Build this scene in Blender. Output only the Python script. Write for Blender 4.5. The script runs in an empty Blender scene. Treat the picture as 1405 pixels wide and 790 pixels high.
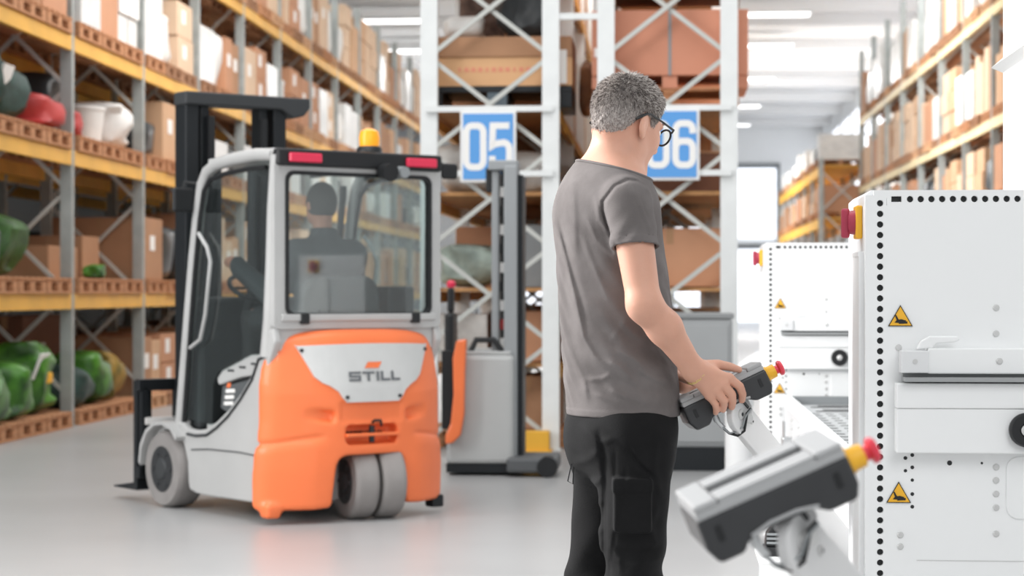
import bpy, bmesh, math, random
import numpy as np
from mathutils import Vector, Matrix

SC = bpy.context.scene
COL = SC.collection
rnd = random.Random(7)
PI = math.pi
F = 2800.0                       # focal length in pixels of the 1405 wide frame
CAMZ = 1.25

# ---------------------------------------------------------------- camera
cam_d = bpy.data.cameras.new('camera')
cam = bpy.data.objects.new('camera', cam_d)
COL.objects.link(cam)
cam.location = (0, 0, CAMZ)
cam.rotation_euler = (PI/2, 0, 0)
cam_d.sensor_width = 36.0
cam_d.lens = F/1405*36.0
cam_d.shift_y = 5/1405
cam_d.clip_end = 300
cam_d.dof.use_dof = True
cam_d.dof.focus_distance = 5.35
cam_d.dof.aperture_fstop = 4.6
SC.camera = cam

# ---------------------------------------------------------------- world and exposure
SC.view_settings.view_transform = 'Standard'
SC.view_settings.look = 'None'
SC.view_settings.gamma = 1.0
SC.view_settings.use_curve_mapping = False
SC.view_settings.exposure = 0.0
w = bpy.data.worlds.new('world'); SC.world = w; w.use_nodes = True
bgn = w.node_tree.nodes['Background']
bgn.inputs['Color'].default_value = (0.96, 0.985, 1.0, 1)
bgn.inputs['Strength'].default_value = 0.66

# ---------------------------------------------------------------- large area lights, all added: key on the man, fill elsewhere
def area(name, loc, target, sx, sy, power, col=(1, 1, 1)):
    l = bpy.data.lights.new(name, 'AREA'); l.shape = 'RECTANGLE'; l.size = sx; l.size_y = sy
    l.energy = power; l.color = col
    o = bpy.data.objects.new(name, l); COL.objects.link(o); o.location = loc
    o.rotation_euler = (Vector(target)-Vector(loc)).to_track_quat('-Z', 'Y').to_euler()
    return o
area('window_bank_left', (-8.2, 6.6, 4.2), (0.2, 5.2, 1.2), 5, 4, 650, (1, .99, .98))  # added key panel out of view, lights the man from the left
area('studio_softbox', (-2.9, 6.3, 2.9), (0.2, 5.1, 1.2), 1.3, 1.6, 260, (1, .98, .97))  # added close to the man to strengthen the light on his back
area('skylight_aisle_left', (-1.2, 21.5, 8.4), (-5.0, 24.0, 2.5), 5, 16, 1400, (1, .99, .97))  # added fill that brightens the left racking
area('skylight_aisle_right', (4.0, 33.0, 9.2), (8.2, 38.0, 3.2), 4, 16, 1900, (1, .99, .97))  # added fill, lifts the right racking
area('skylight_mid', (-1.5, 9.0, 8.6), (-1.0, 10.5, 0), 6, 8, 480)  # added overhead to brighten the forklift
area('skylight_front', (2.5, -1.5, 6.0), (1.6, 5, 1), 4, 4, 200)  # added behind the camera for the machine fronts
area('skylight_far', (1.8, 60, 7.4), (4.5, 60.2, 0), 5, 46, 7500)  # added under the ceiling, brightens the far end of the hall
area('skylight_far_left', (-3.6, 56, 7.4), (-3.8, 56, 0), 3, 50, 4500)  # added fill for the far left side

# ---------------------------------------------------------------- materials
def srgb(c):
    if isinstance(c, str):
        c = tuple(int(c[i:i+2], 16)/255 for i in (0, 2, 4))
    return tuple(x/12.92 if x <= .04045 else ((x+.055)/1.055)**2.4 for x in c)
MATS = {}
def mat(name, col, rough=.55, metal=0., var=0., vscale=3., bump=0., bscale=40., emit=0., col2=None,
        spec=.5, coat=0., trans=0., alpha=1., sss=0., stretch=(1, 1, 1), ior=1.45, detail=4):
    if name in MATS: return MATS[name]
    m = bpy.data.materials.new(name); m.use_nodes = True
    nt = m.node_tree; N = nt.nodes; L = nt.links; b = N['Principled BSDF']
    c = srgb(col)
    b.inputs['Base Color'].default_value = (*c, 1)
    b.inputs['Roughness'].default_value = rough
    b.inputs['Metallic'].default_value = metal
    b.inputs['Specular IOR Level'].default_value = spec
    b.inputs['Coat Weight'].default_value = coat
    b.inputs['Transmission Weight'].default_value = trans
    b.inputs['IOR'].default_value = ior
    b.inputs['Alpha'].default_value = alpha
    if sss:
        b.inputs['Subsurface Weight'].default_value = sss
        b.inputs['Subsurface Radius'].default_value = (1, .35, .2)
        b.inputs['Subsurface Scale'].default_value = .008
    tc = N.new('ShaderNodeTexCoord'); mp = N.new('ShaderNodeMapping')
    mp.inputs['Scale'].default_value = stretch
    L.new(tc.outputs['Object'], mp.inputs['Vector'])
    if var or col2:
        n = N.new('ShaderNodeTexNoise'); n.inputs['Scale'].default_value = vscale; n.inputs['Detail'].default_value = detail
        L.new(mp.outputs['Vector'], n.inputs['Vector'])
        r = N.new('ShaderNodeValToRGB')
        r.color_ramp.elements[0].position = .36; r.color_ramp.elements[1].position = .66
        c2 = srgb(col2) if col2 else tuple(min(1, x*(1+var)) for x in c)
        c1 = c if col2 else tuple(x*(1-var) for x in c)
        r.color_ramp.elements[0].color = (*c1, 1); r.color_ramp.elements[1].color = (*c2, 1)
        L.new(n.outputs['Fac'], r.inputs['Fac']); L.new(r.outputs['Color'], b.inputs['Base Color'])
    if bump:
        n2 = N.new('ShaderNodeTexNoise'); n2.inputs['Scale'].default_value = bscale; n2.inputs['Detail'].default_value = 5
        L.new(mp.outputs['Vector'], n2.inputs['Vector'])
        bp = N.new('ShaderNodeBump'); bp.inputs['Strength'].default_value = bump; bp.inputs['Distance'].default_value = .01
        L.new(n2.outputs['Fac'], bp.inputs['Height']); L.new(bp.outputs['Normal'], b.inputs['Normal'])
    if emit:
        b.inputs['Emission Color'].default_value = (*c, 1); b.inputs['Emission Strength'].default_value = emit
    MATS[name] = m
    return m

M_floor = mat('polished_concrete', 'a9a9a9', .32, var=.05, vscale=.7, bump=.04, bscale=9, spec=.5)
M_ceil = mat('ceiling_white', 'f2f2f2', .8)
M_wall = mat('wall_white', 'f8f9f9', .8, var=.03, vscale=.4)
M_lamp = mat('lamp_diffuser', 'ffffff', .5, emit=2.4)
M_pane = mat('lit_window', 'f4f8ff', .5, emit=1.25)  # glow also brightens the door panels, which are no lamps
M_galv = mat('galvanised_steel', 'a5aaa8', .5, metal=.25, var=.10, vscale=6)
M_galv_w = mat('white_rack_steel', 'e9ebea', .45, var=.03, vscale=6)
M_brace = mat('brace_steel', 'c3c4bf', .45, metal=.1)
M_beam = mat('yellow_beam_paint', 'e9b24e', .5, var=.08, vscale=2)
M_beam_pale = mat('pale_beam_paint', 'f3dfae', .5, var=.08, vscale=2)
M_beam_y2 = mat('strong_yellow_paint', 'eab13c', .5, var=.05, vscale=2)
M_wood = mat('pallet_wood', 'bd8862', .8, var=.22, vscale=9, bump=.2, stretch=(1, 8, 8))
M_woodd = mat('dark_pallet_wood', '8a6248', .85, var=.2, vscale=9, stretch=(1, 8, 8))
M_board = mat('chipboard', 'b98a5c', .85, var=.12, vscale=20)
M_carton = [mat('carton_brown', 'b08565', .8, var=.07, vscale=2), mat('carton_tan', 'cda684', .8, var=.06, vscale=2),
            mat('carton_pale', 'dcbfa3', .8, var=.05, vscale=2), mat('carton_orange', 'c29070', .8, var=.06, vscale=2),
            mat('carton_dark', '7a5443', .85, var=.1, vscale=2)]
M_tape = mat('parcel_tape', 'a9805c', .35)
M_label = mat('paper_label', 'f3f1ee', .6)
M_film = mat('stretch_film', 'dfdedb', .3, var=.08, vscale=5, bump=.5, bscale=6)
M_filmd = mat('dark_film', '2e3133', .35, var=.25, vscale=5, bump=.6, bscale=6)
M_sackw = mat('white_sack', 'e4e3e0', .6, var=.05, vscale=4, bump=.5, bscale=8)
M_sackg = mat('green_foil', '4f8a2c', .4, col2='24491c', vscale=6, bump=.7, bscale=9)
M_sackdg = mat('dark_green_sack', '1f3430', .5, col2='35504a', vscale=7, bump=.6, bscale=9)
M_red = mat('red_sack', 'b03a38', .5, var=.1, vscale=4, bump=.4, bscale=8)
M_grey = mat('grey_plastic', '8d9193', .5, var=.05)
M_black = mat('black_plastic', '1e1f21', .45)
M_blackm = mat('black_steel', '25282b', .4, metal=.3)
M_white = mat('machine_white', 'f0f1f1', .42)
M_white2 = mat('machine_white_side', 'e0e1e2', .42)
M_chrome = mat('bright_steel', 'c9cbcc', .28, metal=.9)
M_alu = mat('matt_aluminium', 'cfd1d2', .42, metal=.55, var=.04, vscale=8)
M_blue = mat('sign_blue', '5d9fe0', .5)
M_orange = mat('orange_paint', 'f57c47', .45, var=.04, vscale=3, coat=.15)
M_fgrey = mat('truck_grey_paint', 'b6b6b5', .42, var=.04, vscale=3, coat=.1)
M_fgrey2 = mat('truck_plate_grey', 'c9cac9', .38, var=.04, vscale=4)
M_fdark = mat('truck_dark_plastic', '3a3c3e', .6)
M_tyre = mat('tyre_rubber', '8f8b89', .8, var=.08, vscale=6)
M_tyred = mat('tyre_sidewall', '6d6a69', .8, var=.08, vscale=6)
M_rim = mat('wheel_rim', '3c3d3f', .5, metal=.3)
M_rlamp = mat('red_lamp', 'd2284a', .3, coat=.5, emit=.15)
M_ywarn = mat('warning_yellow', 'f2b632', .45)
M_estop = mat('emergency_red', 'e23a4e', .35, coat=.3)
M_switch = mat('switch_red', 'a83a50', .45)

def glass(name, tint, alpha):
    """window glass that tints and mirrors: thin transparent sheet mixed with gloss"""
    m = bpy.data.materials.new(name); m.use_nodes = True
    nt = m.node_tree; N = nt.nodes; L = nt.links; N.clear()
    out = N.new('ShaderNodeOutputMaterial'); t = N.new('ShaderNodeBsdfTransparent'); g = N.new('ShaderNodeBsdfGlossy')
    t.inputs['Color'].default_value = (*tint, 1); g.inputs['Roughness'].default_value = .04
    mx = N.new('ShaderNodeMixShader'); fr = N.new('ShaderNodeLayerWeight'); fr.inputs['Blend'].default_value = .5
    pw = N.new('ShaderNodeMath'); pw.operation = 'POWER'; pw.inputs[1].default_value = 4.0
    ad = N.new('ShaderNodeMath'); ad.operation = 'MULTIPLY_ADD'; ad.inputs[1].default_value = .5; ad.inputs[2].default_value = alpha
    L.new(fr.outputs['Facing'], pw.inputs[0]); L.new(pw.outputs[0], ad.inputs[0]); L.new(ad.outputs[0], mx.inputs[0])
    L.new(t.outputs[0], mx.inputs[1]); L.new(g.outputs[0], mx.inputs[2]); L.new(mx.outputs[0], out.inputs[0])
    return m
M_glass = glass('cab_glass', (.89, .94, .935), .13)
M_lens = glass('spectacle_lens', (.93, .96, .95), .03)

# ---------------------------------------------------------------- mesh helpers
class MB:
    def __init__(s): s.v = []; s.f = []
    def add(s, v, f):
        o = len(s.v); s.v += [tuple(p) for p in v]; s.f += [tuple(i+o for i in q) for q in f]; return s
    def box(s, c, d, R=None):
        x, y, z = d[0]/2, d[1]/2, d[2]/2
        p = [Vector(q) for q in ((-x, -y, -z), (x, -y, -z), (x, y, -z), (-x, y, -z), (-x, -y, z), (x, -y, z), (x, y, z), (-x, y, z))]
        if R is not None: p = [R @ q for q in p]
        c = Vector(c)
        return s.add([q+c for q in p], [(0, 3, 2, 1), (4, 5, 6, 7), (0, 1, 5, 4), (1, 2, 6, 5), (2, 3, 7, 6), (3, 0, 4, 7)])
    def bb(s, x0, x1, y0, y1, z0, z1):
        return s.box(((x0+x1)/2, (y0+y1)/2, (z0+z1)/2), (abs(x1-x0), abs(y1-y0), abs(z1-z0)))
    def bar(s, p0, p1, wd, th, up=(0, 0, 1)):
        p0, p1 = Vector(p0), Vector(p1); d = (p1-p0); L = d.length; d.normalize()
        u = Vector(up); x = d.cross(u)
        if x.length < 1e-5: x = d.cross(Vector((1, 0, 0)))
        x.normalize(); z = x.cross(d)
        R = Matrix((x, d, z)).transposed()
        return s.box((p0+p1)/2, (wd, L, th), R)
    def ring(s, c, x, y, r, n):
        return [c + x*(r*math.cos(2*PI*i/n)) + y*(r*math.sin(2*PI*i/n)) for i in range(n)]
    def cyl(s, p0, p1, r0, r1=None, n=16, caps=True):
        p0, p1 = Vector(p0), Vector(p1); r1 = r0 if r1 is None else r1
        d = (p1-p0).normalized(); x = d.orthogonal().normalized(); y = d.cross(x)
        v = s.ring(p0, x, y, r0, n)+s.ring(p1, x, y, r1, n)
        f = [(i, (i+1) % n, n+(i+1) % n, n+i) for i in range(n)]
        if caps: f += [tuple(range(n-1, -1, -1)), tuple(range(n, 2*n))]
        return s.add(v, f)
    def lathe(s, c, axis, prof, n=24, closed=True):
        """prof: list of (r, h) along axis"""
        c = Vector(c); d = Vector(axis).normalized(); x = d.orthogonal().normalized(); y = d.cross(x)
        v = []
        for r, h in prof: v += s.ring(c+d*h, x, y, max(r, 1e-4), n)
        f = []
        for k in range(len(prof)-1):
            for i in range(n): f.append((k*n+i, k*n+(i+1) % n, (k+1)*n+(i+1) % n, (k+1)*n+i))
        f += [tuple(range(n-1, -1, -1)), tuple(range((len(prof)-1)*n, len(prof)*n))]
        return s.add(v, f)
    def tube(s, pts, r, n=8, closed=False, sx=1., up=None):
        P = [Vector(p) for p in pts]; m = len(P); v = []; px = None
        for i in range(m):
            if closed: t = P[(i+1) % m]-P[i-1]
            else: t = P[min(i+1, m-1)]-P[max(i-1, 0)]
            t.normalize()
            if px is None:
                px = t.cross(Vector(up)) if up else t.orthogonal()
            px = (px - t*px.dot(t)).normalized(); py = t.cross(px)
            rr = r[i] if isinstance(r, (list, tuple)) else r
            v += [P[i]+px*(rr*sx*math.cos(2*PI*k/n))+py*(rr*math.sin(2*PI*k/n)) for k in range(n)]
        f = []
        for i in range(m if closed else m-1):
            j = (i+1) % m
            for k in range(n): f.append((i*n+k, i*n+(k+1) % n, j*n+(k+1) % n, j*n+k))
        if not closed: f += [tuple(range(n-1, -1, -1)), tuple(range((m-1)*n, m*n))]
        return s.add(v, f)
    def prism(s, poly, d0, d1, fn):
        """poly: 2D outline; fn(u, v, d) -> 3D; d0/d1 the two depths"""
        n = len(poly)
        v = [fn(a, b, d0) for a, b in poly]+[fn(a, b, d1) for a, b in poly]
        return s.add(v, [tuple(range(n)), tuple(range(2*n-1, n-1, -1))]+[(i, n+i, n+(i+1) % n, (i+1) % n) for i in range(n)])
    def mesh(s, name):
        me = bpy.data.meshes.new(name); me.from_pydata(s.v, [], s.f); me.validate()
        bm = bmesh.new(); bm.from_mesh(me); bmesh.ops.recalc_face_normals(bm, faces=bm.faces); bm.to_mesh(me); bm.free()
        return me
    def build(s, name, m, parent=None, loc=(0, 0, 0), rz=0., smooth=False, bevel=0., seg=2, sub=0):
        return link(name, s.mesh(name), m, parent, loc, rz, smooth, bevel, seg, sub)

def link(name, me, m, parent=None, loc=(0, 0, 0), rz=0., smooth=False, bevel=0., seg=2, sub=0):
    o = bpy.data.objects.new(name, me); COL.objects.link(o)
    if m and not me.materials: me.materials.append(m)
    o.location = loc; o.rotation_euler = (0, 0, rz)
    if parent: o.parent = parent
    if bevel:
        b = o.modifiers.new('bevel', 'BEVEL'); b.width = bevel; b.segments = seg; b.limit_method = 'ANGLE'; b.angle_limit = .6
        b.harden_normals = False
    if sub:
        b = o.modifiers.new('sub', 'SUBSURF'); b.levels = sub; b.render_levels = sub
    if smooth:
        me.polygons.foreach_set('use_smooth', [True]*len(me.polygons))
        if bevel == 0 and not sub:
            try: me.set_sharp_from_angle(angle=math.radians(42))
            except Exception: pass
    return o
def tag(o, label=None, cat=None, group=None, kind=None):
    if label: o['label'] = label
    if cat: o['category'] = cat
    if group: o['group'] = group
    if kind: o['kind'] = kind
    return o
def thing(name, label, cat, loc=(0, 0, 0), rz=0., group=None):
    o = bpy.data.objects.new(name, None); COL.objects.link(o); o.empty_display_size = .1
    o.location = loc; o.rotation_euler = (0, 0, rz)
    return tag(o, label, cat, group)
def copy_tree(o, loc=None, rz=None, parent=None):
    c = o.copy(); COL.objects.link(c)
    if parent: c.parent = parent
    if loc is not None: c.location = loc
    if rz is not None: c.rotation_euler = (0, 0, rz)
    for ch in list(o.children): copy_tree(ch, parent=c)
    return c
def P(px, py, Y):
    """the place at depth Y that the photograph shows at pixel px, py"""
    return Vector(((px-702.5)/F*Y, Y, CAMZ+(400-py)/F*Y))

# -------- signed distance helper: smooth closed meshes from blended volumes
def smin(a, b, k):
    h = np.clip(.5+.5*(b-a)/k, 0, 1); return b*(1-h)+a*h-k*h*(1-h)
def smax(a, b, k): return -smin(-a, -b, k)
def sd_cone(p, a, b, r1, r2, sq=None):
    """tapered capsule"""
    a = np.asarray(a, float); b = np.asarray(b, float); ba = b-a; pa = p-a
    t = np.clip((pa@ba)/(ba@ba), 0, 1)
    return np.linalg.norm(pa-t[:, None]*ba, axis=1)-(r1+(r2-r1)*t)
def sd_ell(p, c, r, R=None):
    q = p-np.asarray(c, float)
    if R is not None: q = q@R
    r = np.asarray(r, float); k0 = np.linalg.norm(q/r, axis=1); k1 = np.linalg.norm(q/(r*r), axis=1)
    return k0*(k0-1)/np.maximum(k1, 1e-9)
def sd_box(p, c, h, rad=0., R=None):
    q = p-np.asarray(c, float)
    if R is not None: q = q@R
    q = np.abs(q)-(np.asarray(h, float)-rad)
    return np.linalg.norm(np.maximum(q, 0), axis=1)+np.minimum(q.max(axis=1), 0)-rad
class Field:
    """blended volumes; each is skipped where it is too far away to matter"""
    def __init__(s): s.p = []
    def cone(s, a, b, r1, r2, k=.02, hard=False):
        a = np.array(a, float); b = np.array(b, float)
        s.p.append((lambda p: sd_cone(p, a, b, r1, r2), (a+b)/2, np.linalg.norm(b-a)/2+max(r1, r2), k)); return s
    def ell(s, c, r, R=None, k=.02):
        c = np.array(c, float); s.p.append((lambda p: sd_ell(p, c, r, R), c, max(r), k)); return s
    def box(s, c, hs, rad, R=None, k=.01):
        c = np.array(c, float); s.p.append((lambda p: sd_box(p, c, hs, rad, R), c, float(np.linalg.norm(hs)), k)); return s
    def group(s, sub, k):
        lo = np.min([q[1]-q[2] for q in sub.p], 0); hi = np.max([q[1]+q[2] for q in sub.p], 0)
        s.p.append((sub.hard, (lo+hi)/2, float(np.linalg.norm(hi-lo))/2, k)); return s
    def hard(s, p): return np.minimum.reduce([q[0](p) for q in s.p])
    def __call__(s, p):
        lo, hi = p.min(0), p.max(0); c = (lo+hi)/2; hd = np.linalg.norm(hi-lo)/2
        d = None
        for fn, pc, pr, k in s.p:
            if np.linalg.norm(pc-c)-pr-hd > .09: continue
            e = fn(p); d = e if d is None else smin(d, e, k)
        return np.full(len(p), .09) if d is None else d
def surface(field, lo, hi, h, B=12, slack=.03):
    """naive surface nets over the blocks the surface crosses"""
    lo = np.array(lo, float); n = np.ceil((np.array(hi)-lo)/(h*B)).astype(int)
    I = np.stack(np.meshgrid(*[np.arange(k) for k in n], indexing='ij'), -1).reshape(-1, 3)
    cen = lo+(I+.5)*B*h
    d = np.concatenate([field(cen[i:i+40000]) for i in range(0, len(cen), 40000)])
    I = I[np.abs(d) < B*h*.87+slack]
    g = np.arange(B+1); G = np.stack(np.meshgrid(g, g, g, indexing='ij'), -1).reshape(-1, 3)
    dim = n*B+2; key = lambda c: (c[..., 0]*dim[1]+c[..., 1])*dim[2]+c[..., 2]
    ids = []; pos = []; quads = []
    E = np.array([(0, 0, 0), (1, 0, 0), (0, 1, 0), (0, 0, 1), (1, 1, 0), (1, 0, 1), (0, 1, 1), (1, 1, 1)])
    edges = [(0, 1), (0, 2), (0, 3), (1, 4), (1, 5), (2, 4), (2, 6), (3, 5), (3, 6), (4, 7), (5, 7), (6, 7)]
    CH = 10
    for s0 in range(0, len(I), CH):
        blk = I[s0:s0+CH]; m = len(blk)
        base = blk[:, None, :]*B+G[None]
        D = field((lo+base.reshape(-1, 3)*h)).reshape(m, B+1, B+1, B+1)
        c = [D[:, e[0]:B+e[0], e[1]:B+e[1], e[2]:B+e[2]] for e in E]
        neg = sum((x < 0).astype(np.int8) for x in c)
        act = (neg > 0) & (neg < 8)
        w_ = np.argwhere(act)
        if len(w_) == 0: continue
        vals = np.stack([x[act] for x in c], 1)
        acc = np.zeros((len(w_), 3)); cnt = np.zeros(len(w_))
        for a, b in edges:
            va, vb = vals[:, a], vals[:, b]; cr = (va < 0) != (vb < 0)
            t = np.where(cr, va/np.where(cr, va-vb, 1), 0)
            acc += np.where(cr[:, None], E[a]+(E[b]-E[a])*t[:, None], 0); cnt += cr
        cell = blk[w_[:, 0]]*B+w_[:, 1:]
        ids.append(key(cell)); pos.append(lo+(cell+acc/cnt[:, None])*h)
        for ax in range(3):
            e = np.zeros(3, int); e[ax] = 1
            a = D[:, :B, :B, :B]; b = D[:, e[0]:B+e[0], e[1]:B+e[1], e[2]:B+e[2]]
            w2 = np.argwhere((a < 0) != (b < 0))
            if len(w2) == 0: continue
            sg = a[tuple(w2.T)] < 0
            cc = blk[w2[:, 0]]*B+w2[:, 1:]
            u = np.zeros(3, int); v = np.zeros(3, int); u[(ax+1) % 3] = 1; v[(ax+2) % 3] = 1
            q = np.stack([key(cc-u-v), key(cc-v), key(cc), key(cc-u)], 1)
            q[~sg] = q[~sg][:, ::-1]
            quads.append(q)
    ids = np.concatenate(ids); pos = np.concatenate(pos); quads = np.concatenate(quads)
    o = np.argsort(ids); ids = ids[o]; pos = pos[o]
    ix = np.searchsorted(ids, quads); ix = np.clip(ix, 0, len(ids)-1)
    ok = (ids[ix] == quads).all(1); ix = ix[ok]
    return pos, ix
def sdf_mesh(name, field, lo, hi, h, m, parent=None, **k):
    v, q = surface(field, lo, hi, h, **k)
    me = bpy.data.meshes.new(name); me.vertices.add(len(v)); me.vertices.foreach_set('co', v.astype(np.float32).ravel())
    me.loops.add(len(q)*4); me.loops.foreach_set('vertex_index', q.astype(np.int32).ravel())
    me.polygons.add(len(q)); me.polygons.foreach_set('loop_start', np.arange(0, len(q)*4, 4, dtype=np.int32))
    me.update(calc_edges=True); me.validate()
    me.polygons.foreach_set('use_smooth', [True]*len(me.polygons))
    me.materials.append(m)
    o = bpy.data.objects.new(name, me); COL.objects.link(o)
    if parent: o.parent = parent
    return o
# ================================================================ THE HALL
TH = math.radians(4.14)          # the aisles run 4 degrees to the right of the view
cT, sT = math.cos(TH), math.sin(TH)
def A(a, b, z=0.): return Vector((a*cT+b*sT, -a*sT+b*cT, z))
def struct(name, mb, m, **k): return tag(mb.build(name, m, loc=(0, 0, 0), rz=-TH, **k), kind='structure')

struct('floor', MB().bb(-14, 12, -6, 86, -.2, 0), M_floor)
struct('ceiling', MB().bb(-10, 6.6, 36, 84, 8.0, 8.2), M_ceil)
struct('wall_back', MB().bb(-10, 6.8, 84, 84.3, 0, 8.0), M_wall)
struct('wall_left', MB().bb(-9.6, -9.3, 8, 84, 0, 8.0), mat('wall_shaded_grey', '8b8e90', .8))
# right wall: solid below, a long window band above with mullions
wr = MB().bb(6.6, 6.8, 22, 84, 0, 4.6).bb(6.6, 6.8, 22, 84, 7.4, 8.0)
for k in range(16): wr.bb(6.6, 6.8, 22+k*4.1, 22.35+k*4.1, 4.6, 7.4)
struct('wall_right', wr, M_wall)
for k in range(15):
    y0 = 22.35+k*4.1; y1 = y0+3.75
    tag(MB().bb(6.68, 6.72, y0, y1, 4.6, 7.4).build('window_%d' % (k+1), M_pane, rz=-TH), kind='structure')
# roof girders and purlins over the far aisle
for k in range(9):
    b = 40+k*5.0
    struct('trim_%d' % (k+1), MB().bb(-10, 6.6, b-.12, b+.12, 7.72, 8.0), M_ceil)
# far wall: doors with panels made to glow, so they read as bright
def dock_door(n, a0, a1, z0, z1, rows):
    root = thing('door_%d' % n, None, None, A((a0+a1)/2, 83.9), -TH); root['kind'] = 'structure'
    w_ = a1-a0
    MB().bb(-w_/2-.15, -w_/2, -.06, .06, z0, z1+.2).bb(w_/2, w_/2+.15, -.06, .06, z0, z1+.2).bb(-w_/2-.15, w_/2+.15, -.06, .06, z1, z1+.2).build('door_frame', M_grey, root)
    hh = (z1-z0)/rows
    mes = [MB().box((0, 0, 0), (w_, .05, hh-.06)).mesh('door_panel') for _ in range(2)]
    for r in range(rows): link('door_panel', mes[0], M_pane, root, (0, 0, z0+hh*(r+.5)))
dock_door(1, 3.0, 4.75, 0, 3.0, 5)
dock_door(2, 3.0, 4.75, 3.4, 6.3, 4)
dock_door(3, .6, 2.6, 0, 4.2, 7)
dock_door(4, -7.4, -4.6, 0, 3.6, 6)

def ceiling_lamp(a, b, label):
    t = thing('ceiling_light', label, 'light', A(a, b, 7.66), -TH, 'strip lights under the white ceiling')
    MB().bb(-1.0, 1.0, -.3, .3, .0, .06).build('lamp_housing', M_galv_w, t)
    MB().bb(-.95, .95, -.26, .26, -.03, -.001).build('diffuser', M_lamp, t)
for i, b in enumerate((47.5, 53.5, 62, 71, 79)):
    ceiling_lamp(2.5, b, 'bright ceiling strip light over the right hand aisle, %s' % ('nearest of its row', 'second from the near end', 'middle one of its row', 'second from the far wall', 'closest to the far wall')[i])
    ceiling_lamp(-6.4, b+.5, 'bright ceiling strip light above the left shelving, %s' % ('nearest of its row', 'second from the near end', 'middle one of its row', 'second from the far wall', 'closest to the far wall')[i])

# ---------------------------------------------------------------- racks
def rack(name, label, a_front, dirn, b_posts, levels, depth=1.1, height=6.4, beam=M_beam, post=M_galv, bh=.14, pw=.11, deck=None, node0=.3, nodeh=.95, brm=M_brace, levels_mat=None, faceguard=None):
    """dirn +1: the rack lies to the right of its front face, -1: to the left"""
    t = thing(name, label, 'shelving', A(a_front, b_posts[0]), -TH)
    bay = b_posts[1]-b_posts[0]
    mp = MB().box((0, 0, height/2), (pw, .08, height)).mesh('upright_post')
    mf = MB().box((0, 0, .005), (.17, .14, .01)).mesh('foot_plate')
    mbm = MB().box((0, 0, 0), (.05, bay-.09, bh)).mesh('load_beam')
    def L(a, b): return (a*dirn, b-b_posts[0])
    for b in b_posts:
        for da in (pw/2, depth-pw/2):
            x, y = L(da, b); o = link('upright_post', mp, post, t, (x, y, 0)); link('foot_plate', mf, post, o)
    nn = int((height-node0)/nodeh)
    m1 = MB().bar((0, 0, 0), (depth-pw, 0, nodeh), .035, .03, (0, 1, 0)).mesh('diagonal_brace')
    m2 = MB().bar((0, 0, nodeh), (depth-pw, 0, 0), .035, .03, (0, 1, 0)).mesh('diagonal_brace')
    for b in b_posts:
        for k in range(nn):
            x, y = L(pw/2, b)
            for mm, sy in ((m1, -.02), (m2, .02)):
                o = link('diagonal_brace', mm, brm, t, (x, y+sy, node0+k*nodeh)); o.scale = (dirn, 1, 1)
    for i in range(len(b_posts)-1):
        for li, z in enumerate(levels):
            for da in (.025, depth-.025):
                x, y = L(da, (b_posts[i]+b_posts[i+1])/2)
                me = mbm
                if levels_mat and levels_mat[li] is not beam:
                    me = levels_mat[li]['mesh'] if isinstance(levels_mat[li], dict) else me
                link('load_beam', me, beam, t, (x, y, z-bh/2))
    if deck:
        md = MB().box((0, 0, 0), (depth-.1, bay-.06, .03)).mesh('deck_board')
        for i in range(len(b_posts)-1):
            for z in levels:
                x, y = L(depth/2, (b_posts[i]+b_posts[i+1])/2)
                link('deck_board', md, deck, t, (x, y, z+.016))
    return t
LV = [1.23, 2.56, 3.62, 5.0]
LB = [15.96+2.6*k for k in range(13)]
rack('pallet_rack', 'long yellow beamed pallet racking with grey posts along the left side', -5.42, -1, LB, LV)
rack('pallet_rack', 'second row of racking standing back to back behind the left racking', -8.0, 1, LB, LV)
RB = [26.5+2.73*k for k in range(9)]
rack('pallet_rack', 'long pallet racking with pale beams running along the right wall', 4.67, 1, RB, [1.2, 2.5, 3.69, 5.28], beam=M_beam_pale, height=6.9)
YB = [48.6, 51.3, 54.0, 56.7, 59.4, 62.1, 64.8]
rack('pallet_rack', 'far racking with strong yellow decks beyond the right racking', 3.75, 1, YB, [1.5, 2.97, 4.2], beam=M_beam_y2, height=4.4, bh=.22, deck=M_beam_y2)
CB = [16.1, 18.8, 21.5, 24.2]
RL = [.65, 1.25, 2.01, 2.69, 4.05]
rack('pallet_rack', 'white framed racking behind the reach truck mast', -1.89, 1, CB, RL, depth=1.1, height=5.2, beam=M_beam, post=M_galv_w, pw=.135, deck=M_board, node0=.09, nodeh=.755, bh=.09)
rack('pallet_rack', 'white framed racking behind the standing man', -.49, 1, CB, RL, depth=1.1, height=5.2, beam=M_beam, post=M_galv_w, pw=.135, deck=M_board, node0=.09, nodeh=.755, bh=.09)
# spacers, sign rails
sp = thing('row_spacer', 'white spacer bars tying the two tall end frames together above the man', 'spacer', A(-.64, 16.1), -TH)
for z in (3.42, 1.2): MB().box((0, 0, z), (.30, .05, .05)).build('spacer_bar', M_galv_w, sp)

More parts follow.
